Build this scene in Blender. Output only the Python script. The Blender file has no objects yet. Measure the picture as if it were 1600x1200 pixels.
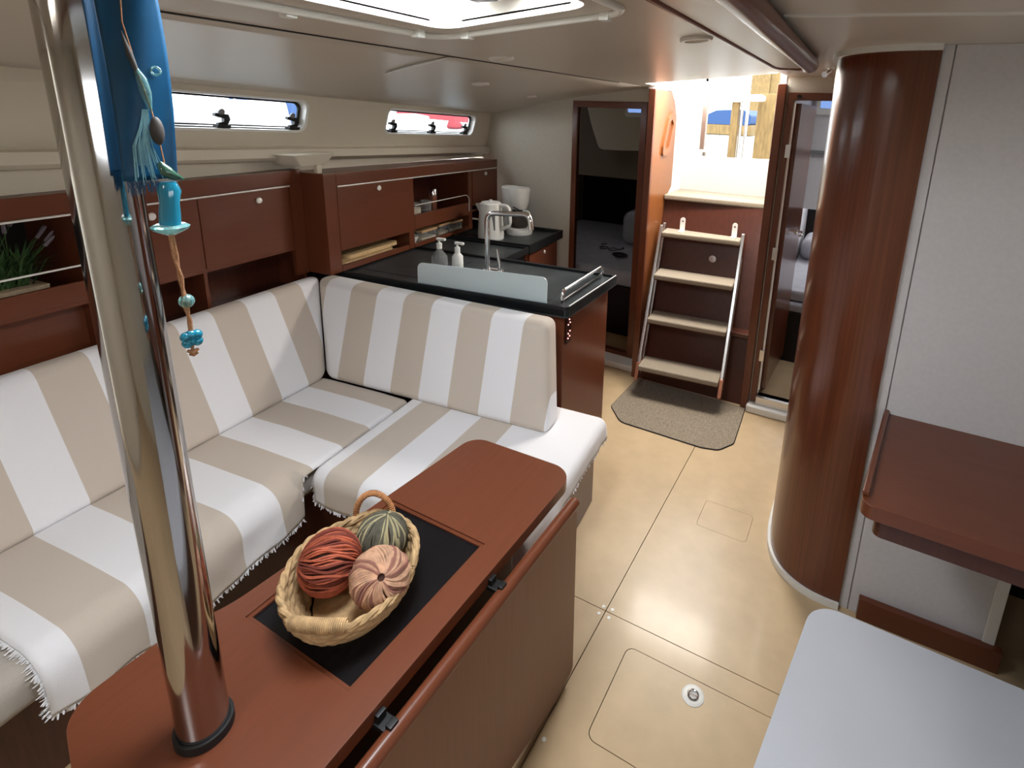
import bpy, bmesh, math, random
from mathutils import Vector, Matrix, noise
from mathutils.geometry import tessellate_polygon
random.seed(7)
PI = math.pi
sc = bpy.context.scene
COL = sc.collection

# ------------------------------------------------------------------ camera
# world: x to starboard side of the picture, y towards the stern, z up, cabin sole at z = 0
ax_x = Vector((0.887327, 0.459747, 0.035830)); ax_z = Vector((-0.437883, 0.864391, -0.247158))
ax_z.normalize(); ax_x = (ax_x - ax_z * ax_x.dot(ax_z)).normalized(); ax_y = ax_z.cross(ax_x)
cd = bpy.data.cameras.new('camera'); cam = bpy.data.objects.new('camera', cd); COL.objects.link(cam)
M = Matrix((ax_x, -ax_y, -ax_z)).transposed().to_4x4(); M.translation = (0, 0, 1.72)
cam.matrix_world = M
cd.sensor_fit = 'HORIZONTAL'; cd.sensor_width = 36.0; cd.lens = 845.1 / 1600 * 36
cd.shift_x = -(912.5 - 800) / 1600; cd.shift_y = (389.1 - 600) / 1600
cd.clip_start = 0.02; cd.clip_end = 300
sc.camera = cam

# ------------------------------------------------------------------ light, exposure
sc.view_settings.view_transform = 'Standard'; sc.view_settings.look = 'None'
sc.view_settings.gamma = 1.0; sc.view_settings.use_curve_mapping = False
sc.view_settings.exposure = 0.50
w = bpy.data.worlds.new('overcast_sky'); sc.world = w; w.use_nodes = True
bg = w.node_tree.nodes['Background']; bg.inputs[0].default_value = (0.95, 0.975, 1.0, 1); bg.inputs[1].default_value = 5.5

def area(name, loc, size, power, color, rot=(0, 0, 0)):
    l = bpy.data.lights.new(name, 'AREA'); l.shape = 'RECTANGLE'; l.size, l.size_y = size; l.energy = power; l.color = color
    o = bpy.data.objects.new(name, l); COL.objects.link(o); o.location = loc; o.rotation_euler = rot
    return o
# area lamps reinforcing daylight through deck hatches and companionway, the first above its pane
area('hatch_daylight', (-0.715, 0.72, 2.04), (0.36, 0.60), 25, (1.0, 0.98, 0.95))
area('unseen_hatch_daylight', (-0.55, -0.85, 2.03), (0.46, 0.46), 7, (1.0, 0.98, 0.95))  # assumed hatch behind the camera, out of view, added to light the saloon
area('companionway_daylight', (-0.80, 3.20, 2.07), (0.6, 0.40), 30, (1.0, 0.94, 0.84), (math.radians(-50), 0, 0))

# ------------------------------------------------------------------ materials
MATS = {}
def srgb(r, g, b):
    f = lambda c: (c / 255 / 12.92) if c / 255 <= 0.04045 else ((c / 255 + 0.055) / 1.055) ** 2.4
    return (f(r), f(g), f(b), 1)
def mat(name, col, rough=0.5, metal=0.0, coat=0.0, spec=0.5, trans=0.0, emis=None, estr=0.0, noise_amt=0.0, noise_scale=20, bump=0.0, bump_scale=200, ior=1.45, sheen=0.0, stretch=(1, 1, 1)):
    m = bpy.data.materials.new(name); m.use_nodes = True
    nt = m.node_tree; b = nt.nodes['Principled BSDF']
    b.inputs['Base Color'].default_value = col; b.inputs['Roughness'].default_value = rough
    b.inputs['Metallic'].default_value = metal; b.inputs['Coat Weight'].default_value = coat; b.inputs['Coat Roughness'].default_value = 0.12
    b.inputs['Specular IOR Level'].default_value = spec; b.inputs['Transmission Weight'].default_value = trans; b.inputs['IOR'].default_value = ior
    b.inputs['Sheen Weight'].default_value = sheen
    if emis: b.inputs['Emission Color'].default_value = emis; b.inputs['Emission Strength'].default_value = estr
    tc = nt.nodes.new('ShaderNodeTexCoord'); mp = nt.nodes.new('ShaderNodeMapping'); mp.inputs['Scale'].default_value = stretch
    nt.links.new(tc.outputs['Object'], mp.inputs[0])
    if noise_amt:
        n = nt.nodes.new('ShaderNodeTexNoise'); n.inputs['Scale'].default_value = noise_scale; n.inputs['Detail'].default_value = 5
        nt.links.new(mp.outputs[0], n.inputs['Vector'])
        mx = nt.nodes.new('ShaderNodeMix'); mx.data_type = 'RGBA'
        mx.inputs[6].default_value = tuple(max(0, c * (1 - noise_amt)) for c in col[:3]) + (1,)
        mx.inputs[7].default_value = tuple(min(1, c * (1 + noise_amt)) for c in col[:3]) + (1,)
        rm = nt.nodes.new('ShaderNodeMapRange'); rm.inputs[1].default_value = 0.3; rm.inputs[2].default_value = 0.7
        nt.links.new(n.outputs[0], rm.inputs[0]); nt.links.new(rm.outputs[0], mx.inputs[0]); nt.links.new(mx.outputs[2], b.inputs['Base Color'])
    if bump:
        n2 = nt.nodes.new('ShaderNodeTexNoise'); n2.inputs['Scale'].default_value = bump_scale; n2.inputs['Detail'].default_value = 3
        nt.links.new(mp.outputs[0], n2.inputs['Vector'])
        bp = nt.nodes.new('ShaderNodeBump'); bp.inputs['Strength'].default_value = bump; bp.inputs['Distance'].default_value = 0.002
        nt.links.new(n2.outputs[0], bp.inputs['Height']); nt.links.new(bp.outputs[0], b.inputs['Normal'])
    MATS[name] = m
    return m
def striped(name, axis, start, period, ca, cb, limit=None):
    """woven cloth with broad bands: ca for the first half of each period counted from start, then cb"""
    m = mat(name, ca, 0.9, spec=0.1, sheen=0.2, bump=0.35, bump_scale=420)
    nt = m.node_tree; b = nt.nodes['Principled BSDF']
    at = nt.nodes.new('ShaderNodeAttribute'); at.attribute_name = 'weave'; at.attribute_type = 'GEOMETRY'
    sx = nt.nodes.new('ShaderNodeSeparateXYZ'); nt.links.new(at.outputs['Vector'], sx.inputs[0])
    def mth(op, a, bb):
        n = nt.nodes.new('ShaderNodeMath'); n.operation = op
        for i, v in enumerate((a, bb)):
            if isinstance(v, (int, float)): n.inputs[i].default_value = v
            else: nt.links.new(v, n.inputs[i])
        return n.outputs[0]
    f = mth('FRACT', mth('DIVIDE', mth('SUBTRACT', sx.outputs[axis], start), period), 0)
    g = mth('GREATER_THAN', f, 0.5)
    if limit is not None: g = mth('MULTIPLY', g, mth('LESS_THAN', sx.outputs[axis], limit))
    nz = nt.nodes.new('ShaderNodeTexNoise'); nz.inputs['Scale'].default_value = 6
    nt.links.new(at.outputs['Vector'], nz.inputs['Vector'])
    mx = nt.nodes.new('ShaderNodeMix'); mx.data_type = 'RGBA'; mx.inputs[6].default_value = ca; mx.inputs[7].default_value = cb
    nt.links.new(g, mx.inputs[0])
    nt.links.new(mx.outputs[2], b.inputs['Base Color'])
    return m
def pane_mat(name, tint, gloss=0.08, rough=0.0, body=0.0, body_col=(0.7, 0.8, 0.82, 1)):
    m = bpy.data.materials.new(name); m.use_nodes = True; nt = m.node_tree; nt.nodes.clear()
    out = nt.nodes.new('ShaderNodeOutputMaterial'); tr = nt.nodes.new('ShaderNodeBsdfTransparent'); tr.inputs[0].default_value = tint
    gl = nt.nodes.new('ShaderNodeBsdfGlossy'); gl.inputs['Roughness'].default_value = rough
    mx = nt.nodes.new('ShaderNodeMixShader'); mx.inputs[0].default_value = gloss
    base = tr.outputs[0]
    if body:
        df = nt.nodes.new('ShaderNodeBsdfDiffuse'); df.inputs[0].default_value = body_col
        m2 = nt.nodes.new('ShaderNodeMixShader'); m2.inputs[0].default_value = body
        nt.links.new(tr.outputs[0], m2.inputs[1]); nt.links.new(df.outputs[0], m2.inputs[2]); base = m2.outputs[0]
    nt.links.new(base, mx.inputs[1]); nt.links.new(gl.outputs[0], mx.inputs[2]); nt.links.new(mx.outputs[0], out.inputs[0])
    MATS[name] = m
    return m

MAH = srgb(104, 55, 34)
mat('wood', MAH, 0.33, coat=0.15, noise_amt=0.06, noise_scale=6, stretch=(14, 1, 14))
mat('wood_x', MAH, 0.33, coat=0.15, noise_amt=0.06, noise_scale=6, stretch=(1, 14, 14))
mat('wood_v', MAH, 0.30, coat=0.15, noise_amt=0.08, noise_scale=6, stretch=(14, 14, 0.7))
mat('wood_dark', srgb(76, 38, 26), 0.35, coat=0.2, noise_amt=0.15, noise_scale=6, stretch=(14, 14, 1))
mat('wood_daylit', srgb(132, 78, 40), 0.3, coat=0.2, noise_amt=0.08, noise_scale=6, stretch=(14, 14, 0.7))  # same mahogany, strong daylight put into a lighter, yellower colour
mat('column_wood', srgb(98, 51, 31), 0.28, coat=0.35, noise_amt=0.22, noise_scale=5, stretch=(22, 22, 0.4))
mat('maple', srgb(194, 168, 132), 0.38, coat=0.12, noise_amt=0.07, noise_scale=4, stretch=(2.5, 2.5, 2.5))
mat('subfloor', srgb(70, 52, 36), 0.8)
mat('cream', srgb(214, 206, 188), 0.5, noise_amt=0.02, noise_scale=3)
mat('ceiling_cream', srgb(206, 198, 186), 0.34, noise_amt=0.02, noise_scale=2)
mat('bulkhead_cream', srgb(206, 199, 184), 0.6, noise_amt=0.03, noise_scale=60)
mat('wall_white', srgb(206, 203, 205), 0.5, noise_amt=0.03, noise_scale=80)
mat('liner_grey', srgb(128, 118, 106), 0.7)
mat('white_plastic', srgb(235, 235, 230), 0.35)
mat('gelcoat', srgb(240, 240, 236), 0.3, coat=0.3)
mat('white_trim', srgb(228, 226, 220), 0.35)
mat('washboard_white', srgb(206, 209, 202), 0.35)
mat('chrome', (0.86, 0.86, 0.88, 1), 0.08, metal=1.0)
mat('polished_steel', (0.50, 0.485, 0.485, 1), 0.09, metal=1.0)
mat('brushed_alu', (0.62, 0.60, 0.58, 1), 0.3, metal=1.0)
mat('rail_metal', (0.88, 0.86, 0.83, 1), 0.4, metal=0.45)
mat('slate', srgb(56, 61, 63), 0.32, noise_amt=0.35, noise_scale=9, spec=0.4)
mat('slate_rim', srgb(28, 29, 31), 0.45, spec=0.35)
mat('black_inlay', srgb(22, 20, 22), 0.22, coat=0.0, spec=0.35)
mat('black', srgb(16, 16, 17), 0.4)
mat('rubber', srgb(24, 22, 22), 0.6)
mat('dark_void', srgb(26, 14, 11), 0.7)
mat('cushion_grey', srgb(176, 168, 158), 0.9, spec=0.1, bump=0.3, bump_scale=400)
mat('mattress', srgb(168, 166, 172), 0.9, spec=0.1, noise_amt=0.08, noise_scale=9)
mat('vinyl_white', srgb(178, 180, 187), 0.55, spec=0.3, noise_amt=0.03, noise_scale=4, bump=0.05, bump_scale=300)
mat('carpet', srgb(152, 140, 124), 0.95, spec=0.05, noise_amt=0.28, noise_scale=260, bump=0.8, bump_scale=350)
mat('mat_pile', srgb(140, 128, 112), 0.98, spec=0.02, noise_amt=0.4, noise_scale=190, bump=0.9, bump_scale=260)
WHITE = srgb(232, 230, 232); BEIGE = srgb(200, 187, 174)
striped('cloth_port', 1, -1.351, 0.279, WHITE, BEIGE)
striped('cloth_aft_back', 0, 0.039, 0.302, WHITE, BEIGE)
striped('cloth_aft_seat', 0, 0.510, 0.298, WHITE, BEIGE, 1.17)
mat('fringe', WHITE, 0.95, spec=0.05)
mat('basket', srgb(178, 146, 106), 0.8, spec=0.2, noise_amt=0.3, noise_scale=45, bump=0.6, bump_scale=160)
mat('basket_handle', srgb(170, 118, 78), 0.8, spec=0.2, noise_amt=0.25, noise_scale=80)
mat('ribbon_rust', srgb(164, 80, 54), 0.75, noise_amt=0.3, noise_scale=60)
mat('ribbon_rust_dark', srgb(110, 46, 32), 0.8)
mat('ribbon_olive', srgb(88, 84, 70), 0.75, noise_amt=0.25, noise_scale=60)
mat('ribbon_olive_light', srgb(160, 148, 112), 0.75)
mat('ribbon_tan', srgb(182, 140, 112), 0.75, noise_amt=0.3, noise_scale=60)
mat('ribbon_mauve', srgb(138, 92, 78), 0.75, noise_amt=0.2, noise_scale=60)
mat('core_dark', srgb(62, 36, 28), 0.9)
mat('turquoise_cloth', srgb(0, 64, 98), 0.45, spec=0.4, noise_amt=0.12, noise_scale=40)
mat('turquoise_glass', srgb(40, 150, 180), 0.08, trans=0.55, ior=1.4, coat=0.3)
mat('pale_glass', srgb(150, 205, 205), 0.05, trans=0.8, ior=1.4)
mat('green_glass', srgb(70, 110, 90), 0.08, trans=0.5, ior=1.4, coat=0.4)
mat('tassel', srgb(120, 165, 175), 0.85)
mat('pebble', srgb(58, 52, 48), 0.6, noise_amt=0.2, noise_scale=80)
mat('twine', srgb(150, 106, 74), 0.9, noise_amt=0.3, noise_scale=300)
mat('leaf_green', srgb(62, 92, 48), 0.7, noise_amt=0.3, noise_scale=40)
mat('lavender', srgb(128, 118, 128), 0.8)
mat('pot_pale', srgb(176, 156, 130), 0.8, noise_amt=0.15, noise_scale=60)
mat('board_wood', srgb(206, 176, 130), 0.6, noise_amt=0.12, noise_scale=10, stretch=(1, 10, 1))
mat('lid_wood', srgb(196, 158, 116), 0.6)
mat('food_white', srgb(228, 214, 186), 0.8)
mat('copper', srgb(168, 110, 84), 0.35, metal=0.6)
mat('clear_plastic', (0.9, 0.92, 0.92, 1), 0.08, trans=0.85, ior=1.2)
mat('grey_plastic', srgb(128, 128, 130), 0.4)
mat('coffee_glass', srgb(120, 110, 104), 0.05, trans=0.7, ior=1.2)
mat('led_red', srgb(255, 120, 110), 0.4, emis=(1.0, 0.42, 0.36, 1), estr=1.6)
mat('screen_black', srgb(40, 10, 10), 0.25)
pane_mat('window_pane', (0.93, 0.95, 0.97, 1), 0.06)
pane_mat('hatch_pane', (0.82, 0.86, 0.9, 1), 0.08)
pane_mat('frosted_pane', (0.74, 0.82, 0.84, 1), 0.12, 0.25, 0.55, (0.78, 0.86, 0.88, 1))
mat('canvas_blue', srgb(40, 68, 110), 0.8)
mat('canvas_red', srgb(130, 44, 50), 0.8)
mat('timber_yellow', srgb(122, 100, 62), 0.8, noise_amt=0.25, noise_scale=8, stretch=(6, 6, 1))
mat('dock_grey', srgb(110, 110, 108), 0.9)
mat('sea', srgb(96, 118, 128), 0.15)
mat('glasses_black', srgb(14, 14, 14), 0.3)

# ------------------------------------------------------------------ frames and builders
W = Matrix.Identity(4)
PORT = Matrix.Translation((-2.26, 1.79, 0)) @ Matrix.Rotation(math.radians(6), 4, 'Z')     # settee and galley run along the hull
LADDER = Matrix.Translation((-1.068, 2.90, 0)) @ Matrix.Rotation(math.radians(5), 4, 'Z')
OFF = {}

class MB:
    def __init__(s): s.v = []; s.f = []
    def add(s, vs, fs):
        n = len(s.v); s.v += [tuple(p) for p in vs]; s.f += [tuple(i + n for i in f) for f in fs]; return s
    def hexa(s, p): return s.add(p, [(0, 3, 2, 1), (4, 5, 6, 7), (0, 1, 5, 4), (1, 2, 6, 5), (2, 3, 7, 6), (3, 0, 4, 7)])
    def box(s, x0, x1, y0, y1, z0, z1):
        return s.hexa([(x0, y0, z0), (x1, y0, z0), (x1, y1, z0), (x0, y1, z0), (x0, y0, z1), (x1, y0, z1), (x1, y1, z1), (x0, y1, z1)])
    def prism(s, poly, a, b, axis='z', holes=()):
        m = {'z': lambda u, v, t: (u, v, t), 'y': lambda u, v, t: (u, t, v), 'x': lambda u, v, t: (t, u, v)}[axis]
        loops = [list(poly)] + [list(h) for h in holes]
        flat = [p for l in loops for p in l]; n = len(flat)
        tris = tessellate_polygon([[Vector((p[0], p[1], 0)) for p in l] for l in loops])
        vs = [m(p[0], p[1], a) for p in flat] + [m(p[0], p[1], b) for p in flat]
        fs = [tuple(t) for t in tris] + [tuple(i + n for i in reversed(t)) for t in tris]
        k = 0
        for l in loops:
            c = len(l)
            for i in range(c): j = (i + 1) % c; fs.append((k + i, k + j, k + j + n, k + i + n))
            k += c
        return s.add(vs, fs)
    def tube(s, pts, r, n=10, closed=False):
        pts = [Vector(p) for p in pts]; N = len(pts); rr = r if isinstance(r, (list, tuple)) else [r] * N
        vs = []; up = None
        for i, p in enumerate(pts):
            a = pts[(i - 1) % N] if (closed or i > 0) else p; b = pts[(i + 1) % N] if (closed or i < N - 1) else p
            t = (b - a).normalized() if (b - a).length > 1e-9 else Vector((0, 0, 1))
            if up is None: up = t.orthogonal().normalized()
            up = (up - t * up.dot(t)); up = up.normalized() if up.length > 1e-6 else t.orthogonal().normalized()
            q = t.cross(up)
            for k in range(n):
                an = 2 * PI * k / n; vs.append(p + (up * math.cos(an) + q * math.sin(an)) * rr[i])
        fs = []
        for i in range(N if closed else N - 1):
            for k in range(n):
                a = i * n + k; b = i * n + (k + 1) % n; j = (i + 1) % N
                fs.append((a, b, j * n + (k + 1) % n, j * n + k))
        if not closed: fs += [tuple(range(n - 1, -1, -1)), tuple((N - 1) * n + k for k in range(n))]
        return s.add(vs, fs)
    def lathe(s, prof, n=24, c=(0, 0, 0), axis='z', sx=1.0, sy=1.0):
        vs = []
        for r, h in prof:
            for k in range(n):
                a = 2 * PI * k / n; u, v = r * math.cos(a) * sx, r * math.sin(a) * sy
                p = {'z': (u, v, h), 'y': (u, h, v), 'x': (h, u, v)}[axis]
                vs.append((c[0] + p[0], c[1] + p[1], c[2] + p[2]))
        fs = [(i * n + k, i * n + (k + 1) % n, (i + 1) * n + (k + 1) % n, (i + 1) * n + k) for i in range(len(prof) - 1) for k in range(n)]
        fs += [tuple(range(n - 1, -1, -1)), tuple((len(prof) - 1) * n + k for k in range(n))]
        return s.add(vs, fs)
    def grid(s, nu, nv, fn):
        vs = [fn(i / nu, j / nv) for i in range(nu + 1) for j in range(nv + 1)]
        fs = [(i * (nv + 1) + j, (i + 1) * (nv + 1) + j, (i + 1) * (nv + 1) + j + 1, i * (nv + 1) + j + 1) for i in range(nu) for j in range(nv)]
        return s.add(vs, fs)
    def ball(s, c, r, n=16, m=10, q=(1, 1, 1)):
        vs = []
        for i in range(m + 1):
            t = PI * i / m; rr = max(1e-4, math.sin(t))
            for k in range(n):
                a = 2 * PI * k / n; vs.append((c[0] + r * q[0] * rr * math.cos(a), c[1] + r * q[1] * rr * math.sin(a), c[2] - r * q[2] * math.cos(t)))
        fs = [(i * n + k, i * n + (k + 1) % n, (i + 1) * n + (k + 1) % n, (i + 1) * n + k) for i in range(m) for k in range(n)]
        return s.add(vs, fs)
    def map(s, fn): s.v = [tuple(fn(*p)) for p in s.v]; return s
    def mesh(s, name, shift, bevel=0, seg=2, angle=40, solid=0, weave=False):
        bm = bmesh.new(); vs = [bm.verts.new(p) for p in s.v]
        for f in s.f:
            try: bm.faces.new([vs[i] for i in f])
            except ValueError: pass
        if not solid: bmesh.ops.recalc_face_normals(bm, faces=bm.faces)
        if bevel:
            es = [e for e in bm.edges if len(e.link_faces) == 2 and e.calc_face_angle(0) > math.radians(30)]
            bmesh.ops.bevel(bm, geom=es, offset=bevel, segments=seg, profile=0.5, affect='EDGES', clamp_overlap=True)
        me = bpy.data.meshes.new(name)
        if weave:
            orig = [v.co.copy() for v in bm.verts]
        for v in bm.verts: v.co -= shift
        bm.to_mesh(me); bm.free()
        if weave:
            at = me.attributes.new('weave', 'FLOAT_VECTOR', 'POINT')
            for i, c in enumerate(orig): at.data[i].vector = c
        for p in me.polygons: p.use_smooth = True
        me.set_sharp_from_angle(angle=math.radians(angle))
        return me

def finish(o, m): o.data.materials.append(MATS[m] if isinstance(m, str) else m)
def thing(name, label, cat, at, frame=W, group=None):
    o = bpy.data.objects.new(name, None); COL.objects.link(o); o.empty_display_size = 0.05
    o.matrix_world = frame @ Matrix.Translation(at); OFF[o] = (Vector(at), frame)
    o['label'] = label; o['category'] = cat
    if group: o['group'] = group
    return o
def part(name, mb, m, parent, bevel=0, seg=2, angle=40, solid=0, weave=False, label=None, kind=None):
    me = mb.mesh(name, OFF[parent][0], bevel, seg, angle, solid, weave)
    o = bpy.data.objects.new(name, me); COL.objects.link(o); o.parent = parent; OFF[o] = OFF[parent]; finish(o, m)
    if solid: md = o.modifiers.new('thickness', 'SOLIDIFY'); md.thickness = solid; md.offset = -1
    if bevel: md = o.modifiers.new('normals', 'WEIGHTED_NORMAL'); md.keep_sharp = True
    if label: o['label'] = label
    if kind: o['kind'] = kind
    return o
def solo(name, mb, m, label=None, cat=None, frame=W, group=None, kind=None, bevel=0, seg=2, angle=40, solid=0, weave=False):
    xs, ys, zs = zip(*mb.v); at = Vector(((min(xs) + max(xs)) / 2, (min(ys) + max(ys)) / 2, min(zs)))
    me = mb.mesh(name, at, bevel, seg, angle, solid, weave)
    o = bpy.data.objects.new(name, me); COL.objects.link(o); o.matrix_world = frame @ Matrix.Translation(at); OFF[o] = (at, frame); finish(o, m)
    if solid: md = o.modifiers.new('thickness', 'SOLIDIFY'); md.thickness = solid; md.offset = -1
    if bevel: md = o.modifiers.new('normals', 'WEIGHTED_NORMAL'); md.keep_sharp = True
    if label: o['label'] = label
    if cat: o['category'] = cat
    if group: o['group'] = group
    if kind: o['kind'] = kind
    return o
def struct(name, mb, m, frame=W, bevel=0, **k): return solo(name, mb, m, frame=frame, kind='structure', bevel=bevel, **k)

def rpoly(pts, r, n=6):
    """polygon with rounded corners; r a number or one per corner"""
    out = []; N = len(pts); rr = r if isinstance(r, (list, tuple)) else [r] * N
    for i in range(N):
        p = Vector(pts[i][:2]); a = Vector(pts[i - 1][:2]); b = Vector(pts[(i + 1) % N][:2])
        if rr[i] <= 0: out.append((p.x, p.y)); continue
        da, db = (a - p).normalized(), (b - p).normalized(); half = da.angle(db) / 2
        d = min(rr[i] / math.tan(half), 0.49 * (a - p).length, 0.49 * (b - p).length); r_ = d * math.tan(half)
        c = p + (da + db).normalized() * (r_ / math.sin(half))
        s, e = p + da * d - c, p + db * d - c
        a0 = math.atan2(s.y, s.x); a1 = math.atan2(e.y, e.x); dd = (a1 - a0 + PI) % (2 * PI) - PI
        for k in range(n + 1): t = a0 + dd * k / n; out.append((c.x + r_ * math.cos(t), c.y + r_ * math.sin(t)))
    return out
def rect(x0, x1, y0, y1): return [(x0, y0), (x1, y0), (x1, y1), (x0, y1)]
def circ(cx, cy, r, n=24): return [(cx + r * math.cos(2 * PI * k / n), cy + r * math.sin(2 * PI * k / n)) for k in range(n)]
def arcpath(pts, r, n=5):
    """3D polyline with rounded inner corners"""
    P = [Vector(p) for p in pts]; out = [P[0]]
    for i in range(1, len(P) - 1):
        da, db = (P[i - 1] - P[i]), (P[i + 1] - P[i]); d = min(r, da.length * .45, db.length * .45); a = P[i] + da.normalized() * d; b = P[i] + db.normalized() * d
        for k in range(n + 1): t = k / n; out.append(a.lerp(P[i], t).lerp(P[i].lerp(b, t), t))
    out.append(P[-1]); return out
def nz(x, y, z, s=1.0): return noise.noise(Vector((x * s, y * s, z * s)))

# ================================================================== the setting
G = 0.0015
# ---- cabin sole: separate panels on a dark underfloor
fl = struct('floor', MB().box(-2.75, 1.5, -1.85, 3.28, -0.05, -0.012), 'subfloor')
def floor_panel(name, poly, holes=()):
    return part(name, MB().prism(poly, -0.012, 0.0, 'z', holes), 'maple', fl)
hatch = rpoly(rect(-0.468, 0.06, 1.045, 1.357), 0.028); hatch_in = rpoly(rect(-0.4655, 0.0575, 1.0475, 1.3545), 0.026)
small = rpoly(rect(-0.425, -0.212, 2.008, 2.186), 0.02); small_in = rpoly(rect(-0.4238, -0.2132, 2.0092, 2.1848), 0.019)
floor_panel('floor_panel', rect(-2.7, -0.588 - G, -1.8, 1.437 - G))
floor_panel('floor_panel', rect(-0.588 + G, 1.45, -1.8, 1.437 - G), [hatch])
floor_panel('floor_panel', rect(-2.7, -0.588 - G, 1.437 + G, 3.25))
floor_panel('floor_panel', rect(-0.588 + G, 1.45, 1.437 + G, 3.25), [small])
fh = floor_panel('floor_hatch', hatch_in); floor_panel('inspection_lid', small_in)
part('pull_plate', MB().lathe([(0.0, 0.0), (0.034, 0.0), (0.034, 0.0015), (0.031, 0.003), (0.02, 0.003), (0.02, 0.0005), (0.0, 0.0005)], 32, (-0.231, 1.305, 0)), 'white_trim', fh)
part('pull_ring', MB().tube([(-0.231 + 0.015 * math.cos(a), 1.305 + 0.015 * math.sin(a), 0.004) for a in [2 * PI * k / 20 for k in range(20)]], 0.0028, 8, True).box(-0.245, -0.217, 1.302, 1.308, 0.001, 0.005), 'chrome', fh)
for x, y in ((-0.602, 1.450), (-0.569, 1.453), (-0.567, 1.418), (-0.605, 1.417), (-0.568, 0.985)):
    part('screw_cap', MB().lathe([(0.0, 0.0), (0.0065, 0.0), (0.006, 0.0012), (0.0, 0.0014)], 14, (x, y, 0)), 'white_plastic', fl)

# ---- port hull side with two long opening windows
def zj(y): return 1.737 - 0.040 * y                      # where headliner and cabin side meet
def hullmap(x, y, h): return (x - 0.100 + 0.30 * min(h, 0), y, h + zj(y))
wins = [(-0.92, -0.028), (0.50, 1.425)]
wl = MB().prism(rect(-3.4, 1.75, -0.25, 0.06), 0.0, -0.05, 'x', [rpoly(rect(a, b, -0.168, -0.018), 0.045) for a, b in wins])
wl.v = [hullmap(*p) for p in wl.v]
wp = struct('wall_port', wl, 'cream', PORT)
prof = [(-0.185, -0.225), (-0.170, -0.245), (-0.135, -0.250), (-0.130, -0.276), (-0.150, -0.285), (-0.185, -0.292)]
struct('trim_1', MB().grid(30, len(prof) - 1, lambda u, v: (prof[int(round(v * (len(prof) - 1)))][0], -3.4 + 5.15 * u, zj(-3.4 + 5.15 * u) + prof[int(round(v * (len(prof) - 1)))][1])), 'cream', PORT, solid=0.01)
struct('trim_2', MB().hexa([(-0.185, -0.18, 1.425), (-0.05, -0.16, 1.425), (-0.05, -0.02, 1.425), (-0.185, 0.0, 1.425), (-0.185, -0.26, 1.482), (-0.02, -0.22, 1.482), (-0.02, 0.02, 1.482), (-0.185, 0.04, 1.482)]).box(-0.06, -0.035, -0.085, -0.055, 1.387, 1.43), 'cream', PORT, bevel=0.006)
struct('wall_port_backing', MB().hexa([(-0.21, -3.4, 1.404), (-0.19, -3.4, 1.404), (-0.19, -0.093, 1.404), (-0.21, -0.093, 1.404), (-0.21, -3.4, 1.60), (-0.19, -3.4, 1.60), (-0.19, -0.093, 1.50), (-0.21, -0.093, 1.50)]).hexa([(-0.21, -0.093, 1.390), (-0.19, -0.093, 1.390), (-0.19, 1.75, 1.350), (-0.21, 1.75, 1.350), (-0.21, -0.093, 1.50), (-0.19, -0.093, 1.50), (-0.19, 1.75, 1.43), (-0.21, 1.75, 1.43)]), 'cream', PORT)
struct('wall_port_lower', MB().box(-0.52, -0.47, -3.4, 1.62, 0, 1.5), 'dark_void', PORT)
for k, (a, b) in enumerate(wins):
    wn = MB().prism(rpoly(rect(a, b, -0.168, -0.018), 0.045), 0.004, -0.055, 'x', [rpoly(rect(a + .012, b - .016, -0.157, -0.026), 0.036)]); wn.v = [hullmap(*p) for p in wn.v]
    wo = struct('window_%d' % (k + 1), wn, 'white_plastic', PORT, bevel=0.002)
    g = MB()
    for e, d in ((.012, .006), (.022, .0)):
        q = MB().prism(rpoly(rect(a + e, b - e - .004, -0.168 + e, -0.022 - e * .4), 0.036), -0.028 - d, -0.036 - d, 'x', [rpoly(rect(a + e + .007, b - e - .013, -0.162 + e, -0.026 - e * .4), 0.03)])
        g.add([hullmap(*p) for p in q.v], q.f)
    part('gasket', g, 'rubber', wo)
    q = MB().prism(rpoly(rect(a + .01, b - .014, -0.160, -0.024), 0.036), -0.042, -0.045, 'x'); q.v = [hullmap(*p) for p in q.v]
    part('pane', q, 'window_pane', wo)
    cl = [a + (b - a) * t for t in ((0.10, 0.50, 0.90) if k == 1 else (0.12, 0.55, 0.93))]
    for y in cl:
        q = MB(); z = -0.146
        q.box(-0.034, -0.002, y - .028, y + .028, z - .010, z + .004)
        q.prism([(y - .018, z), (y + .020, z), (y + .030, z + .026), (y + .020, z + .046), (y - .036, z + .050), (y - .036, z + .038), (y + .004, z + .030), (y + .004, z + .016), (y - .018, z + .012)], -0.030, -0.012, 'x')
        q.v = [hullmap(*p) for p in q.v]
        part('clip', q, 'black', wo, bevel=0.002)
        q = MB().lathe([(0.0, -0.02), (0.013, -0.02), (0.013, -0.012), (0.0, -0.012)], 14, (0, y - .010, z + .054), 'x'); q.v = [hullmap(*p) for p in q.v]
        part('clip_knob', q, 'grey_plastic', wo)

# ---- headliner
def cz(x): return 1.94 + 0.085 * (x + 0.45)
cp = MB().prism([(-1.219, -1.85), (-0.33, -1.85), (-0.33, 3.02), (-1.15, 2.95), (-1.17, 3.34), (-1.219, 3.34)], 0.0, 0.03, 'z', [rpoly(rect(-0.905, -0.525, 0.40, 1.035), 0.05), rpoly(rect(-0.80, -0.30 - .04, -1.1, -0.6), 0.05)])
cp.v = [(x, y, z + cz(x)) for x, y, z in cp.v]
ce = struct('ceiling', cp, 'ceiling_cream')
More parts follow.
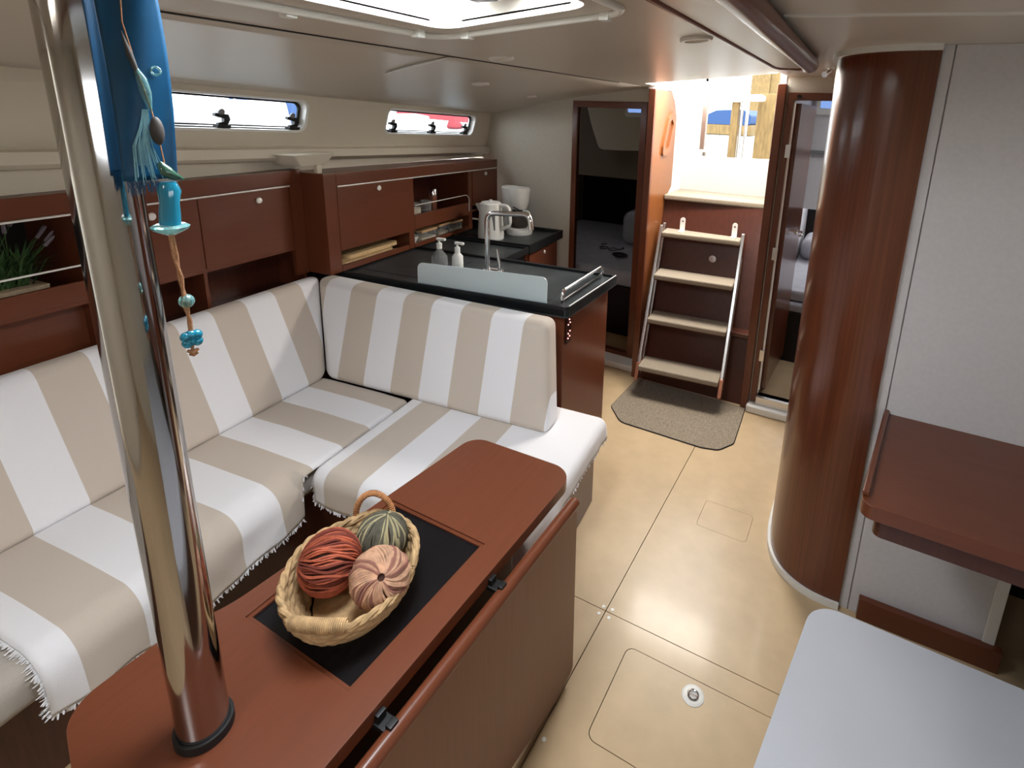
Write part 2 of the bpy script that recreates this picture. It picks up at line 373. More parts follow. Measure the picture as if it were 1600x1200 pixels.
# recess lip round the hatch
lp = MB().prism(rpoly([(-1.082, 0.10), (-0.42, 0.10), (-0.42, 1.36), (-0.56, 1.365), (-1.082, 1.225)], [.12, .12, .12, .15, .16], 8), -0.012, 0.004, 'z', [rpoly(rect(-0.905, -0.525, 0.40, 1.035), 0.05)])
lp.v = [(x, y, z + cz(x)) for x, y, z in lp.v]
part('hatch_recess', lp, 'ceiling_cream', ce, bevel=0.006, seg=3)
cm = MB().prism(rpoly(rect(-0.94, -0.49, 0.365, 1.07), 0.06), 0.0, 0.15, 'z', [rpoly(rect(-0.912, -0.518, 0.393, 1.042), 0.05)]); cm.v = [(x, y, z + cz(x) + 0.012 if z < .05 else 2.05) for x, y, z in cm.v]
part('hatch_coaming', cm, 'gelcoat', ce)
cm = MB().prism(rpoly(rect(-0.82, -0.32, -1.12, -0.58), 0.06), 0.0, 0.15, 'z', [rpoly(rect(-0.80, -0.34, -1.1, -0.6), 0.05)]); cm.v = [(x, y, z + cz(x) + 0.012 if z < .05 else 2.05) for x, y, z in cm.v]
part('hatch_coaming', cm, 'gelcoat', ce)  # coaming of the assumed, unseen hatch added for light
t = thing('deck_hatch', 'clear deck hatch with white tube frame in the saloon headliner', 'hatch', (-0.72, 0.72, 1.90))
ring = rpoly([(-0.975, 0.33), (-0.47, 0.33), (-0.478, 1.108), (-0.965, 1.085)], [.06, .06, .05, .07], 7)
part('rim_tube', MB().tube([(x, y, cz(x) - 0.016) for x, y in ring], 0.0085, 10, True), 'white_plastic', t)
for x, y in ((-0.985, 0.70), (-0.955, 1.0), (-0.885, 1.09), (-0.53, 1.106)):
    part('tube_clamp', MB().box(x - .012, x + .012, y - .012, y + .012, cz(x) - 0.028, cz(x) - 0.006), 'white_plastic', t, bevel=0.003)
part('pane', MB().box(-0.905, -0.525, 0.40, 1.035, 2.000, 2.006), 'hatch_pane', t)
part('pane_frame', MB().prism(rpoly(rect(-0.904, -0.526, 0.401, 1.034), .045), 1.965, 1.997, 'z', [rpoly(rect(-0.875, -0.555, 0.43, 1.0), .04)]), 'white_plastic', t, bevel=0.003)
part('latch_handle', MB().box(-0.80, -0.68, 0.955, 1.0, 1.945, 1.972).box(-0.77, -0.71, 0.95, 0.98, 1.93, 1.95), 'grey_plastic', t, bevel=0.006, seg=3)

def pp(u, v):
    y = -1.9 + 5.6 * u
    a = Vector((-1.2265, y, cz(-1.223) + 0.001))
    yl = (y - 1.79) * 0.9945 + 0.02
    b = PORT @ Vector((-0.112, yl, zj(yl) + 0.004)); b.y = y
    p = a.lerp(b, v); p.z += 0.018 * math.sin(PI * v); return p
struct('ceiling_port', MB().grid(24, 10, pp), 'ceiling_cream', solid=-0.02)
bt = MB()
for (u, v0, v1, wd) in ((0.594, 0.0, 0.42, .004),):
    bt.grid(1, 8, lambda a, b: pp(u + (a - .5) * wd + 0.036 * b * .9, v0 + (v1 - v0) * b) - Vector((0, 0, .0035)))
struct('ceiling_seam', MB().box(-1.2275, -1.2185, -1.85, 2.75, -0.002, 0.02).map(lambda x, y, z: (x, y, z + cz(x))), 'dark_void')
struct('trim_3', bt, 'white_trim', solid=0.003)
struct('ceiling_starboard', MB().box(-0.43, 1.5, -1.85, 3.2, 1.935, 1.965), 'ceiling_cream')
struct('trim_4', MB().prism([(-0.20, 1.30), (1.5, 1.62), (1.5, 1.635), (-0.20, 1.315)], 1.931, 1.937, 'z'), 'white_trim')

# ---- aft bulkhead with the two cabin doorways
def tilt(mb): mb.v = [(x, y - 0.075 * (x + 1.233), z) for x, y, z in mb.v]; return mb
DL = rect(-1.772, -1.300, 0.06, 1.745)
struct('wall_aft_port', tilt(MB().prism(rect(-2.77, -1.155, 0, 2.05), 3.300, 3.325, 'y', [DL])), 'bulkhead_cream')
fr = tilt(MB().prism(rect(-1.810, -1.256, 0.03, 1.786), 3.284, 3.335, 'y', [rect(-1.772, -1.300, 0.07, 1.745)]))
struct('door_1', fr, 'wood_v', bevel=0.003)
struct('trim_5', MB().box(-1.86, -1.16, 3.165, 3.305, 0.0, 0.045), 'white_trim', bevel=0.012, seg=3)
struct('wall_aft_starboard', MB().prism(rect(-0.42, 1.5, 0, 2.05), 3.135, 3.16, 'y', [rect(-0.372, -0.02, 0.10, 1.815)]), 'bulkhead_cream')
d2 = struct('door_2', MB().prism(rect(-0.412, 0.02, 0.05, 1.853), 3.118, 3.165, 'y', [rect(-0.380, -0.02, 0.10, 1.815)]), 'wood_v', bevel=0.003)
LEAF = Matrix.Translation((-0.372, 3.175, 0)) @ Matrix.Rotation(math.radians(87.6), 4, 'Z')
def lf(mb): mb.v = [tuple(LEAF @ Vector(p)) for p in mb.v]; return mb
part('door_leaf', lf(MB().box(0.0, 0.60, -0.030, 0.0, 0.12, 1.80)), 'column_wood', d2, bevel=0.002)
part('door_handle', lf(MB().lathe([(0.0, -0.038), (0.022, -0.038), (0.022, -0.03), (0.0, -0.03)], 16, (0.43, 0, 1.03), 'y').tube(arcpath([(0.43, -0.035, 1.03), (0.43, -0.075, 1.03), (0.33, -0.078, 1.03), (0.325, -0.06, 1.022)], .015), 0.0075, 10)), 'chrome', d2)
for z in (0.36, 0.98, 1.55):
    part('hinge', MB().box(-0.389, -0.362, 3.105, 3.119, z - .035, z + .035), 'brushed_alu', d2, bevel=0.002)
part('hinge_strip', MB().box(-0.372, -0.364, 3.112, 3.12, 0.14, 1.80), 'white_trim', d2)
part('door_stay', MB().lathe([(0, 0), (.011, 0), (.011, -.012), (0, -.012)], 14, (-0.352, 3.118, 1.832), 'y'), 'black', d2)
struct('trim_6', MB().box(-0.425, 0.05, 3.06, 3.14, 0.0, 0.05), 'white_trim', bevel=0.012, seg=3)
struct('trim_7', MB().box(-0.378, 0.0, 3.095, 3.14, 0.05, 0.10), 'brushed_alu', bevel=0.004)

# ---- companionway: side boards, engine box front, white coaming and washboard
cw = struct('wall_companionway_port', MB().prism([(3.135, 0), (3.50, 0), (3.50, 1.20), (3.56, 1.24), (3.56, 1.70), (3.50, 1.80), (3.42, 1.86), (3.135, 1.86)], -1.185, -1.152, 'x'), 'wood_daylit', bevel=0.004)
part('front_edge', MB().box(-1.190, -1.148, 3.118, 3.150, 0, 1.86), 'wood_v', cw, bevel=0.004)
gp = MB().prism([(3.40, 1.70), (3.44, 1.735), (3.50, 1.72), (3.49, 1.66), (3.455, 1.64), (3.43, 1.56), (3.40, 1.50), (3.34, 1.47), (3.31, 1.455), (3.315, 1.43), (3.40, 1.455), (3.45, 1.50), (3.48, 1.57), (3.50, 1.66), (3.50, 1.72)][:0] or rpoly([(3.30, 1.46), (3.42, 1.47), (3.52, 1.69), (3.46, 1.745), (3.38, 1.70), (3.30, 1.52)], .02), -1.152, -1.138, 'x', [rpoly([(3.335, 1.50), (3.40, 1.505), (3.475, 1.66), (3.44, 1.69), (3.39, 1.66), (3.335, 1.53)], .018)])
part('hand_grip', gp, 'wood_daylit', cw, bevel=0.004)
struct('trim_8', MB().prism(rpoly([(3.50, 1.2), (3.78, 1.2), (3.78, 2.05), (3.135, 2.05), (3.135, 1.862), (3.42, 1.862), (3.50, 1.80), (3.562, 1.70), (3.562, 1.24)], 0), -1.20, -1.150, 'x'), 'gelcoat')
cs = struct('wall_companionway_starboard', MB().box(-0.462, -0.43, 3.14, 3.80, 0, 2.05), 'gelcoat')
part('front_edge', MB().box(-0.464, -0.420, 3.095, 3.150, 0, 1.895), 'wood_v', cs, bevel=0.004)
part('hand_grip', MB().prism(rpoly([(3.44, 1.48), (3.54, 1.49), (3.62, 1.68), (3.56, 1.74), (3.50, 1.70), (3.44, 1.54)], .02), -0.478, -0.462, 'x'), 'wood_v', cs, bevel=0.004)
struct('wall_engine_box', MB().hexa([(-1.152, 3.130, 0), (-0.462, 3.130, 0), (-0.462, 3.17, 0), (-1.152, 3.17, 0), (-1.152, 3.452, 1.172), (-0.462, 3.452, 1.172), (-0.462, 3.50, 1.172), (-1.152, 3.50, 1.172)]), 'wood_dark')
struct('trim_9', MB().box(-1.152, -0.462, 3.05 + .12, 3.30, 0.42, 0.445).map(lambda x, y, z: (x, y, z)), 'wood_dark', bevel=0.004)
part('pull_ring', MB().lathe([(.014, -.006), (.023, -.006), (.024, 0), (.014, 0)], 24, (-0.775, 3.352, 0.835), 'y'), 'chrome', bpy.data.objects['wall_engine_box'])
wb = struct('wall_washboard', MB().prism(rpoly([(-1.16, 1.19), (-0.43, 1.19), (-0.43, 1.457), (-1.035, 1.443), (-1.035, 2.05), (-1.16, 2.05)], [0, 0, 0, .03, 0, 0]), 3.745, 3.785, 'y'), 'washboard_white', bevel=0.006)
part('slide_channel', MB().box(-1.037, -1.005, 3.755, 3.80, 1.49, 1.93), 'brushed_alu', wb)

# ---- starboard: curved wooden partition, white panelling
curve = [(-0.10, 3.13), (-0.128, 2.60), (-0.135, 2.30), (-0.135, 2.17), (-0.130, 2.10), (-0.117, 2.03), (-0.092, 1.97), (-0.055, 1.922), (-0.008, 1.888), (0.045, 1.867), (0.10, 1.860), (0.146, 1.860)]
def smooth(c, n=6):
    out = []
    for i in range(len(c) - 1):
        p0 = Vector(c[max(i - 1, 0)]); p1 = Vector(c[i]); p2 = Vector(c[i + 1]); p3 = Vector(c[min(i + 2, len(c) - 1)])
        for k in range(n):
            t = k / n; out.append(0.5 * ((2 * p1) + (p2 - p0) * t + (2 * p0 - 5 * p1 + 4 * p2 - p3) * t * t + (3 * p1 - p0 - 3 * p2 + p3) * t ** 3))
    out.append(Vector(c[-1])); return [(p.x, p.y) for p in out]
cv = smooth(curve)
def offset(c, d):
    out = []
    for i, p in enumerate(c):
        a = Vector(c[max(i - 1, 0)]); b = Vector(c[min(i + 1, len(c) - 1)]); t = (b - a).normalized(); n = Vector((t.y, -t.x)); out.append((p[0] - n.x * d, p[1] - n.y * d) if False else (p[0] + n.x * d, p[1] + n.y * d))
    return out
inner = offset(cv, -0.02); outer = offset(cv, 0.011)
if outer[40][0] > cv[40][0]: inner, outer = offset(cv, 0.02), offset(cv, -0.011)
struct('wall_curved_partition', MB().prism(cv + inner[::-1], 0.0, 1.93, 'z'), 'column_wood', angle=60)
struct('baseboard_partition', MB().prism(outer + inner[::-1], 0.0, 0.026, 'z'), 'white_trim', bevel=0.004, angle=50)
o2 = offset(cv, 0.016 if outer == offset(cv, 0.011) else -0.016)
struct('trim_10', MB().prism(o2 + inner[::-1], 1.918, 1.936, 'z'), 'white_trim', bevel=0.004, angle=50)
ws = struct('wall_starboard_bulkhead', MB().box(0.142, 0.60, 1.885, 1.92, 0, 1.94), 'wall_white')
part('corner_strip', MB().box(0.147, 0.176, 1.874, 1.886, 0, 1.935), 'wall_white', ws, bevel=0.002)
part('wall_panel', MB().box(0.179, 0.566, 1.874, 1.886, 0, 1.935), 'wall_white', ws, bevel=0.002)
part('wall_panel', MB().box(0.602, 1.45, 1.874, 1.90, 0.82, 1.935), 'wall_white', ws, bevel=0.002)
part('wall_panel', MB().box(0.566, 0.604, 1.874, 1.90, 0.82, 1.935), 'wall_white', ws)
part('end_trim', MB().box(0.566, 0.60, 1.868, 1.92, 0, 0.72), 'white_trim', ws, bevel=0.004)
struct('wall_under_desk', MB().box(0.60, 1.5, 2.25, 2.30, 0, 1.0), 'dark_void')
struct('baseboard_starboard', MB().box(0.205, 0.62, 1.846, 1.874, 0.0, 0.085), 'wood_x', bevel=0.004)
struct('wall_starboard', MB().prism(rect(-1.85, 3.3, 0, 2.05), 1.45, 1.5, 'x', [rect(-1.2, 0.9, 1.45, 1.75)]), 'cream')
struct('wall_forward', MB().box(-2.75, 1.5, -1.9, -1.85, -0.05, 2.05), 'cream')

# ================================================================== settee (runs along the hull, then across)
solo('settee_bench', MB().prism([(-0.44, -2.9), (0.47, -2.9), (0.47, -0.74), (1.385, -0.74), (1.385, -0.02), (-0.44, -0.02)], 0.0, 0.325, 'z'), 'wood_dark',
     'dark mahogany L-shaped settee bench under the cushions', 'bench', PORT, bevel=0.004)
solo('seat_cushion', MB().box(-0.02, 0.572, -2.85, -0.245, 0.325, 0.447), 'cushion_grey', 'long grey-beige seat cushion along the hull, bare at its near end', 'cushion', PORT, bevel=0.045, seg=5)
solo('seat_cushion', MB().box(0.588, 1.432, -0.80, -0.03, 0.325, 0.447), 'cushion_grey', 'shorter seat cushion across the cabin, hidden under the towel by the table end', 'cushion', PORT, bevel=0.04, seg=5)
def back(p, m, label):
    mb = MB().hexa(p); me = solo('back_cushion', mb, m, label, 'cushion', PORT, bevel=0.036, seg=5, weave=True, group='striped back cushions')
    return me
back([(-0.02, -2.85, 0.449), (0.128, -2.85, 0.449), (0.128, -0.292, 0.449), (-0.02, -0.15, 0.449), (-0.136, -2.85, 0.875), (-0.045, -2.85, 0.890), (-0.045, -0.100, 0.890), (-0.136, -0.100, 0.875)], 'cloth_port',
     'long beige and white striped back cushion along the hull side')
back([(0.132, -0.288, 0.449), (1.27, -0.276, 0.449), (1.27, -0.15, 0.449), (0.0, -0.14, 0.449), (-0.035, -0.150, 0.890), (1.20, -0.150, 0.876), (1.20, -0.036, 0.872), (-0.06, -0.036, 0.885)], 'cloth_aft_back',
     'beige and white striped back cushion across the cabin against the galley counter')

def drape(s, edge, r):
    """path length s along the cushion, rolling over the edge at 'edge' with radius r: returns (position, drop)"""
    if s <= edge - r: return s, 0.0
    a = (s - (edge - r)) / r
    if a < PI / 2: return edge - r + r * math.sin(a), r * (1 - math.cos(a))
    return edge, r + (s - (edge - r) - r * PI / 2)
def fringe(mb, pts, down, n, ln, spread=0.5):
    for k in range(n):
        t = k / n * (len(pts) - 1); i = int(t); p = Vector(pts[i]).lerp(Vector(pts[min(i + 1, len(pts) - 1)]), t - i)
        d = Vector(down) * ln * random.uniform(.6, 1.3) + Vector((random.uniform(-1, 1), random.uniform(-1, 1), 0)) * ln * spread
        w_ = 0.0022; q = p + d
        mb.add([(p.x - w_, p.y - w_, p.z), (p.x + w_, p.y + w_, p.z), (q.x + w_ * .5, q.y + w_ * .5, q.z), (q.x - w_ * .5, q.y - w_ * .5, q.z), (p.x + w_, p.y - w_, p.z), (p.x - w_, p.y + w_, p.z), (q.x, q.y, q.z)], [(0, 1, 2, 3), (4, 5, 6)])
    return mb
# towel over the long seat
NU, NV = 90, 70
def cloth1(u, v):
    y = -1.56 + 1.275 * u; L = 0.635 + 0.02 * math.sin(9 * y) + 0.012 * nz(y, 0, 0, 9)
    if u < 0.06: L -= 0.10 * (1 - u / 0.06) ** 2 * 0
    s = 0.105 + (L - 0.105 + 0.10) * v
    if y > -0.84: s = min(s, 0.60 - 0.012)                      # tucked against the other cushion
    p, d = drape(s, 0.588, 0.075 if y < -0.84 else 0.02)
    hang = max(0, d - .06)
    wv = (nz(y * 6, s * 3, 1.3) * 0.024 + nz(y * 17, s * 9, 3.3) * 0.008) * min(1, hang * 10) + (0.004 * nz(y * 3, s * 5, 4) if d == 0 else 0)
    z = 0.4525 - d + (wv if d == 0 else 0) - 0.004 * math.sin(PI * min(1, (s - .1) / .48)) * -1
    x = p + 0.004 + (wv if d > 0 else 0) + 0.02 * hang
    if y < -1.50: z -= 0.0
    return (x, y, z)
t = thing('seat_towel', 'beige and white striped towel with frayed hem over the long seat', 'towel', (0.33, -0.95, 0.45), PORT, 'striped towels on the settee')
part('cloth', MB().grid(NU, NV, cloth1), 'cloth_port', t, solid=0.003, weave=True, angle=80)
f = MB(); hem = [cloth1(u / 60, 1.0) for u in range(0, 36)]
fringe(f, hem, (0.1, 0, -1), 260, 0.014); fringe(f, [cloth1(0, 0.5 + v / 60) for v in range(0, 31)], (0, -1, -.2), 90, 0.012)
part('fringe', f, 'fringe', t, solid=0)
def cloth2(u, v):
    sx = 0.604 + 0.90 * u; L = 0.0
    sy = -0.055 - (0.855 + 0.012 * nz(sx, 0, 2, 8)) * v
    px, dx = drape(sx, 1.440, 0.035); py, dy = drape(-sy, 0.808, 0.045); py = -py
    sag = nz(sx * 4, sy * 4, 7) * 0.004
    d = dx + dy; hx = max(0, dx - .03); hy = max(0, dy - .04)
    x = px + 0.003 + hx * .10 + nz(sy * 9, 1, 5) * .012 * min(1, hx * 20); y = py - 0.003 - hy * .05 + nz(sx * 9, 3, 5) * .012 * min(1, hy * 20)
    return (x, y, 0.4525 - d + sag * (1 if d == 0 else .3))
t = thing('seat_towel', 'striped towel with frayed hem over the short seat by the table end', 'towel', (1.0, -0.45, 0.45), PORT, 'striped towels on the settee')
part('cloth', MB().grid(80, 70, cloth2), 'cloth_aft_seat', t, solid=0.003, weave=True, angle=80)
f = MB(); fringe(f, [cloth2(u / 60, 1.0) for u in range(61)], (0, -.1, -1), 170, 0.013); fringe(f, [cloth2(1.0, v / 60) for v in range(61)], (.1, 0, -1), 170, 0.011); fringe(f, [cloth2(0.0, v / 60) for v in range(52, 61)], (-.4, 0, -1), 40, 0.012)
part('fringe', f, 'fringe', t)

# ================================================================== locker row above the settee
XF = -0.137
t = thing('settee_locker', 'mahogany wall locker row above the settee with two doors and open shelf', 'cabinet', (-0.30, -1.2, 0.80), PORT)
part('fascia', MB().box(-0.47, XF + .004, -2.85, -0.093, 1.335, 1.403), 'wood', t, bevel=0.003)
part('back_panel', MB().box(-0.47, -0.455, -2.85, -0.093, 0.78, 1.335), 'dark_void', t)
part('shelf', MB().box(-0.455, XF - .004, -2.85, -0.093, 1.020, 1.034), 'wood', t)
part('shelf_lip', MB().box(-0.152, XF, -2.85, -0.985, 1.034, 1.102), 'wood', t, bevel=0.003)
part('lower_panel', MB().box(-0.215, -0.20, -2.85, -0.985, 0.80, 1.020), 'wood', t)
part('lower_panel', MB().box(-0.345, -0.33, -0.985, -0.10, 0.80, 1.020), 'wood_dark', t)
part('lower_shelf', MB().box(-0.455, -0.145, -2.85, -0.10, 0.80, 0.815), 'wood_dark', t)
for y in (-0.985, -0.592, -0.108): part('divider', MB().box(-0.455, XF - .018, y, y + .014, 0.815, 1.335), 'wood', t)
part('end_stile', MB().box(-0.16, XF, -0.16, -0.093, 0.89, 1.335), 'wood_v', t)
for (a, b, ky) in ((-0.978, -0.5895, -0.761), (-0.5865, -0.165, -0.324)):
    d = part('door', MB().box(XF - .017, XF, a, b, 1.034, 1.327), 'wood', t, bevel=0.002)
    part('knob', MB().lathe([(0, 0), (.013, 0), (.015, .004), (.012, .009), (0, .010)], 18, (XF, ky, 1.284), 'x'), 'rail_metal', d)
part('rail', MB().tube([(XF + .006, -2.8, 1.331), (XF + .006, -0.165, 1.331)], 0.004, 8), 'rail_metal', t)
part('rail', MB().tube([(XF + .002, -2.8, 1.157), (XF + .002, -0.985, 1.157)], 0.0035, 8), 'rail_metal', t)
# plant on the open shelf
t = thing('potted_plant', 'bushy green plant in a pale pot on the open shelf behind the steel post', 'plant', (-0.27, -1.16, 1.034), PORT)
part('pot', MB().box(-0.33, -0.21, -1.25, -1.065, 1.034, 1.10).map(lambda x, y, z: (-0.27 + (x + .27) * (1 + (z - 1.034) * 1.5), -1.157 + (y + 1.157) * (1 + (z - 1.034) * 1.5), z)), 'pot_pale', t, bevel=0.004)
f = MB(); spikes = []
for k in range(230):
    a = random.uniform(0, 2 * PI); R = random.uniform(.02, .17); h = random.uniform(.04, .15); p = Vector((-0.27 + random.uniform(-.03, .03), -1.157 + random.uniform(-.07, .07), 1.095)); q = p + Vector((math.cos(a) * R * .5, math.sin(a) * R, h)); m_ = p.lerp(q, .5) + Vector((0, 0, .03)); s_ = Vector((-math.sin(a), math.cos(a), 0)) * .004
    if q.x > -0.16: q.x = -0.17
    f.add([p - s_, p + s_, m_ + s_, m_ - s_, q], [(0, 1, 2, 3), (3, 2, 4)])
for k in range(14):
    a = random.uniform(-.2, PI + .2); p = Vector((-0.27, -1.157 + random.uniform(-.06, .06), 1.10)); q = p + Vector((random.uniform(-.05, .05), math.cos(a) * .13, random.uniform(.12, .20)))
    f.tube([p, p.lerp(q, .5), q], .0016, 5); spikes.append(MB().tube([q, q + (q - p) * .18, q + (q - p) * .25], [.006, .005, .001], 6))
part('leaves', f, 'leaf_green', t, kind='stuff')
for sp in spikes: part('flower_spike', sp, 'lavender', t)

# ================================================================== galley wall cabinet
def gz(mb): mb.v = [(x, y, z - 0.022 * y * max(0, (z - 0.90)) / 0.45) for x, y, z in mb.v]; return mb
t = thing('galley_cabinet', 'mahogany galley wall cabinet with two drop doors, open shelf and cubbyholes', 'cabinet', (-0.2, 0.72, 0.892), PORT)
part('side_panel', gz(MB().box(-0.44, 0.004, -0.092, -0.016, 0.892, 1.386)), 'wood_v', t, bevel=0.003)
part('fascia', gz(MB().box(-0.44, 0.004, -0.016, 1.50, 1.325, 1.386)), 'wood', t, bevel=0.003)
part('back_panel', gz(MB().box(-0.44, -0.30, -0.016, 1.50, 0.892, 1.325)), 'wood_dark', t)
part('shelf', gz(MB().box(-0.30, -0.02, -0.016, 1.50, 1.010, 1.024)), 'wood', t)
part('divider', gz(MB().box(-0.30, 0.0, 0.505, 0.550, 0.892, 1.0)), 'wood_v', t)
part('divider', gz(MB().box(-0.30, -0.02, 0.548, 0.562, 1.02, 1.325)), 'wood_v', t)
part('divider', gz(MB().box(-0.30, -0.004, 1.135, 1.180, 0.892, 1.325)), 'wood_v', t)
part('end_panel', gz(MB().box(-0.30, 0.0, 1.50, 1.515, 0.892, 1.386)), 'wood_v', t)
for a, b, z0, z1, ky in ((-0.012, 0.556, 0.998, 1.318, 0.271), (1.182, 1.50, 1.060, 1.318, 1.348)):
    d = part('door', gz(MB().box(-0.016, 0.001, a, b, z0, z1)), 'wood', t, bevel=0.002)
    part('knob', gz(MB().lathe([(0, 0), (.012, 0), (.015, .004), (.012, .009), (0, .010)], 18, (0.001, ky, 1.288), 'x')), 'rail_metal', d)
part('shelf_lip', gz(MB().box(-0.018, 0.001, 0.558, 1.134, 1.002, 1.093)), 'wood', t, bevel=0.002)
part('cubby_lip', MB().box(-0.016, 0.004, -0.014, 0.497, 0.892, 0.921), 'wood', t, bevel=0.002)
part('cubby_lip', MB().box(-0.016, 0.004, 0.551, 1.12, 0.892, 0.915), 'wood', t, bevel=0.002)
part('rail', gz(MB().tube([(0.008, -0.014, 1.322), (0.008, 1.49, 1.322)], 0.004, 8)), 'rail_metal', t)
part('rail', gz(MB().tube(arcpath([(0.003, 0.562, 1.152), (0.003, 1.10, 1.152), (0.006, 1.128, 1.13), (0.006, 1.128, 1.03)], .02), 0.0035, 8)), 'rail_metal', t)
# things in the cabinet
def board(x0, x1, y0, y1, z, th, label):
    solo('cutting_board', MB().prism(rpoly(rect(x0, x1, y0, y1), .03), z, z + th, 'z'), 'board_wood', label, 'cutting board', PORT, bevel=.003, group='cutting boards in the cubbyhole')
board(-0.27, -0.022, 0.02, 0.40, 0.892, 0.032, 'lower pale wooden cutting board lying in the cubbyhole under the long door')
board(-0.26, -0.05, 0.08, 0.47, 0.9245, 0.020, 'upper pale wooden cutting board lying on the other board in the cubbyhole')
def container(y, x, wx, wy, h, label, lid='lid_wood'):
    q = thing('food_container', label, 'container', (x, y, 0.892), PORT, 'food containers in the cubbyhole')
    part('box', MB().box(x - wx, x + wx, y - wy, y + wy, 0.892, 0.892 + h), 'clear_plastic', q, bevel=.006)
    part('contents', MB().box(x - wx + .006, x + wx - .006, y - wy + .006, y + wy - .006, 0.895, 0.892 + h * .42), 'food_white', q, bevel=.004)
    part('lid', MB().box(x - wx - .003, x + wx + .003, y - wy - .003, y + wy + .003, 0.892 + h, 0.892 + h + .014), lid, q, bevel=.003)
container(0.735, -0.09, .06, .075, .062, 'largest lidded food container in the cubbyhole, nearest the white bowl')
container(0.905, -0.09, .05, .055, .066, 'middle lidded food container in the cubbyhole')
container(1.050, -0.09, .05, .06, .060, 'lidded food container in the cubbyhole nearest the kettle')
solo('small_bowl', MB().lathe([(.0, .892), (.025, .892), (.05, .945), (.047, .945), (.022, .897), (0, .897)], 24, (-0.075, 0.605, 0)), 'white_plastic', 'small white bowl at the edge of the container cubbyhole', 'bowl', PORT)
q = thing('pepper_mill', 'tall copper coloured mill with silver cap behind the shelf rail', 'mill', (-0.12, 0.90, 1.009), PORT)
part('body', MB().lathe([(0, 1.009), (.026, 1.009), (.028, 1.03), (.020, 1.07), (.026, 1.13), (.026, 1.15), (0, 1.15)], 20, (-0.12, 0.90, 0)), 'copper', q)
part('cap', MB().lathe([(0, 1.15), (.028, 1.15), (.028, 1.19), (.020, 1.20), (0, 1.20)], 20, (-0.12, 0.90, 0)), 'chrome', q)
q = thing('glass_jar', 'clear glass jar with white contents on the open shelf', 'jar', (-0.09, 0.66, 1.01), PORT)
part('jar_body', MB().lathe([(0, 1.0105), (.04, 1.0105), (.045, 1.03), (.045, 1.13), (.038, 1.14), (0, 1.14)], 20, (-0.09, 0.66, 0)), 'clear_plastic', q)
part('contents', MB().lathe([(0, 1.013), (.036, 1.013), (.040, 1.03), (.040, 1.105), (0, 1.11)], 20, (-0.09, 0.66, 0)), 'food_white', q)
solo('drinking_glass', MB().lathe([(0, 1.008), (.028, 1.008), (.036, 1.135), (.033, 1.135), (.026, 1.014), (0, 1.014)], 20, (-0.10, 0.80, 0)), 'clear_plastic', 'clear drinking glass between the jar and the copper mill', 'glass', PORT)

# ================================================================== galley island
t = thing('galley_island', 'mahogany galley island carcass with switch panel on its end', 'cabinet', (0.6, 0.3, 0), PORT)
part('carcass', MB().prism([(-0.44, 0.005), (1.19, 0.050), (1.222, 0.565), (-0.44, 0.575)], 0, 0.842, 'z'), 'wood_v', t, bevel=0.004)
d = part('switch_panel', MB().hexa([(1.192, .062, .70), (1.199, .062, .70), (1.202, .108, .70), (1.195, .108, .70), (1.192, .062, .832), (1.199, .062, .832), (1.202, .108, .832), (1.195, .108, .832)]), 'screen_black', t, bevel=0.002)
for y, z in ((.088, .813), (.096, .796), (.078, .790), (.096, .755), (.079, .747), (.094, .731), (.078, .724)):
    part('indicator', MB().lathe([(0, 0), (.0038, 0), (.003, .003), (0, .003)], 10, (1.199 + (y - .06) * .062, y, z), 'x'), 'led_red', d)
t = thing('island_worktop', 'black slate worktop of the galley island with raised rim', 'worktop', (0.6, 0.3, 0.842), PORT)
OUT = [(-0.44, -0.028), (1.205, 0.020), (1.222, 0.034), (1.262, 0.576), (1.248, 0.592), (-0.44, 0.592)]
part('slab', MB().prism(OUT, 0.842, 0.880, 'z'), 'slate', t)
part('rim', MB().prism(OUT, 0.846, 0.893, 'z', [[(-0.43, -0.014), (1.198, 0.034), (1.207, 0.042), (1.244, 0.560), (1.236, 0.572), (-0.43, 0.572)]]), 'slate_rim', t, bevel=0.002)
part('edge_strip', MB().tube([(1.217, 0.04, 0.894), (1.257, 0.575, 0.894)], 0.002, 6), 'rail_metal', t)
for (x0, x1, y0, y1) in ((0.02, 0.44, 0.10, 0.50), (0.447, 0.60, 0.10, 0.50), (0.74, 1.10, 0.10, 0.50)):
    part('sink_lid', MB().prism(rpoly(rect(x0, x1, y0, y1), .015), 0.880, 0.8825, 'z'), 'slate', t, bevel=.001)
# splash glass, tap, soap, grab rail
solo('splash_guard', MB().prism(rpoly([(0.435, 0.8805), (1.110, 0.8805), (1.112, 1.010), (0.437, 0.992)], [0, 0, .03, .03]), 0.0, 0.006, 'y').map(lambda x, y, z: (x, y + .0 + 0.062 + (x - .435) * .03 - .045, z)), 'frosted_pane', 'low frosted glass splash guard along the worktop edge behind the settee', 'splash guard', PORT, bevel=.0015)
q = thing('galley_tap', 'chrome swan-neck tap standing on the island worktop', 'tap', (0.642, 0.354, 0.8825), PORT)
part('base', MB().box(0.600, 0.715, 0.330, 0.378, 0.8825, 0.900), 'chrome', q, bevel=.006, seg=3)
part('spout', MB().tube(arcpath([(0.618, 0.354, 0.89), (0.618, 0.354, 1.195), (0.860, 0.354, 1.212), (0.872, 0.354, 1.135)], .045, 6), 0.0135, 14), 'chrome', q)
part('lever', MB().tube([(0.690, 0.354, 0.895), (0.690, 0.354, 0.93), (0.675, 0.354, 1.01)], [.012, .009, .006], 10), 'chrome', q)
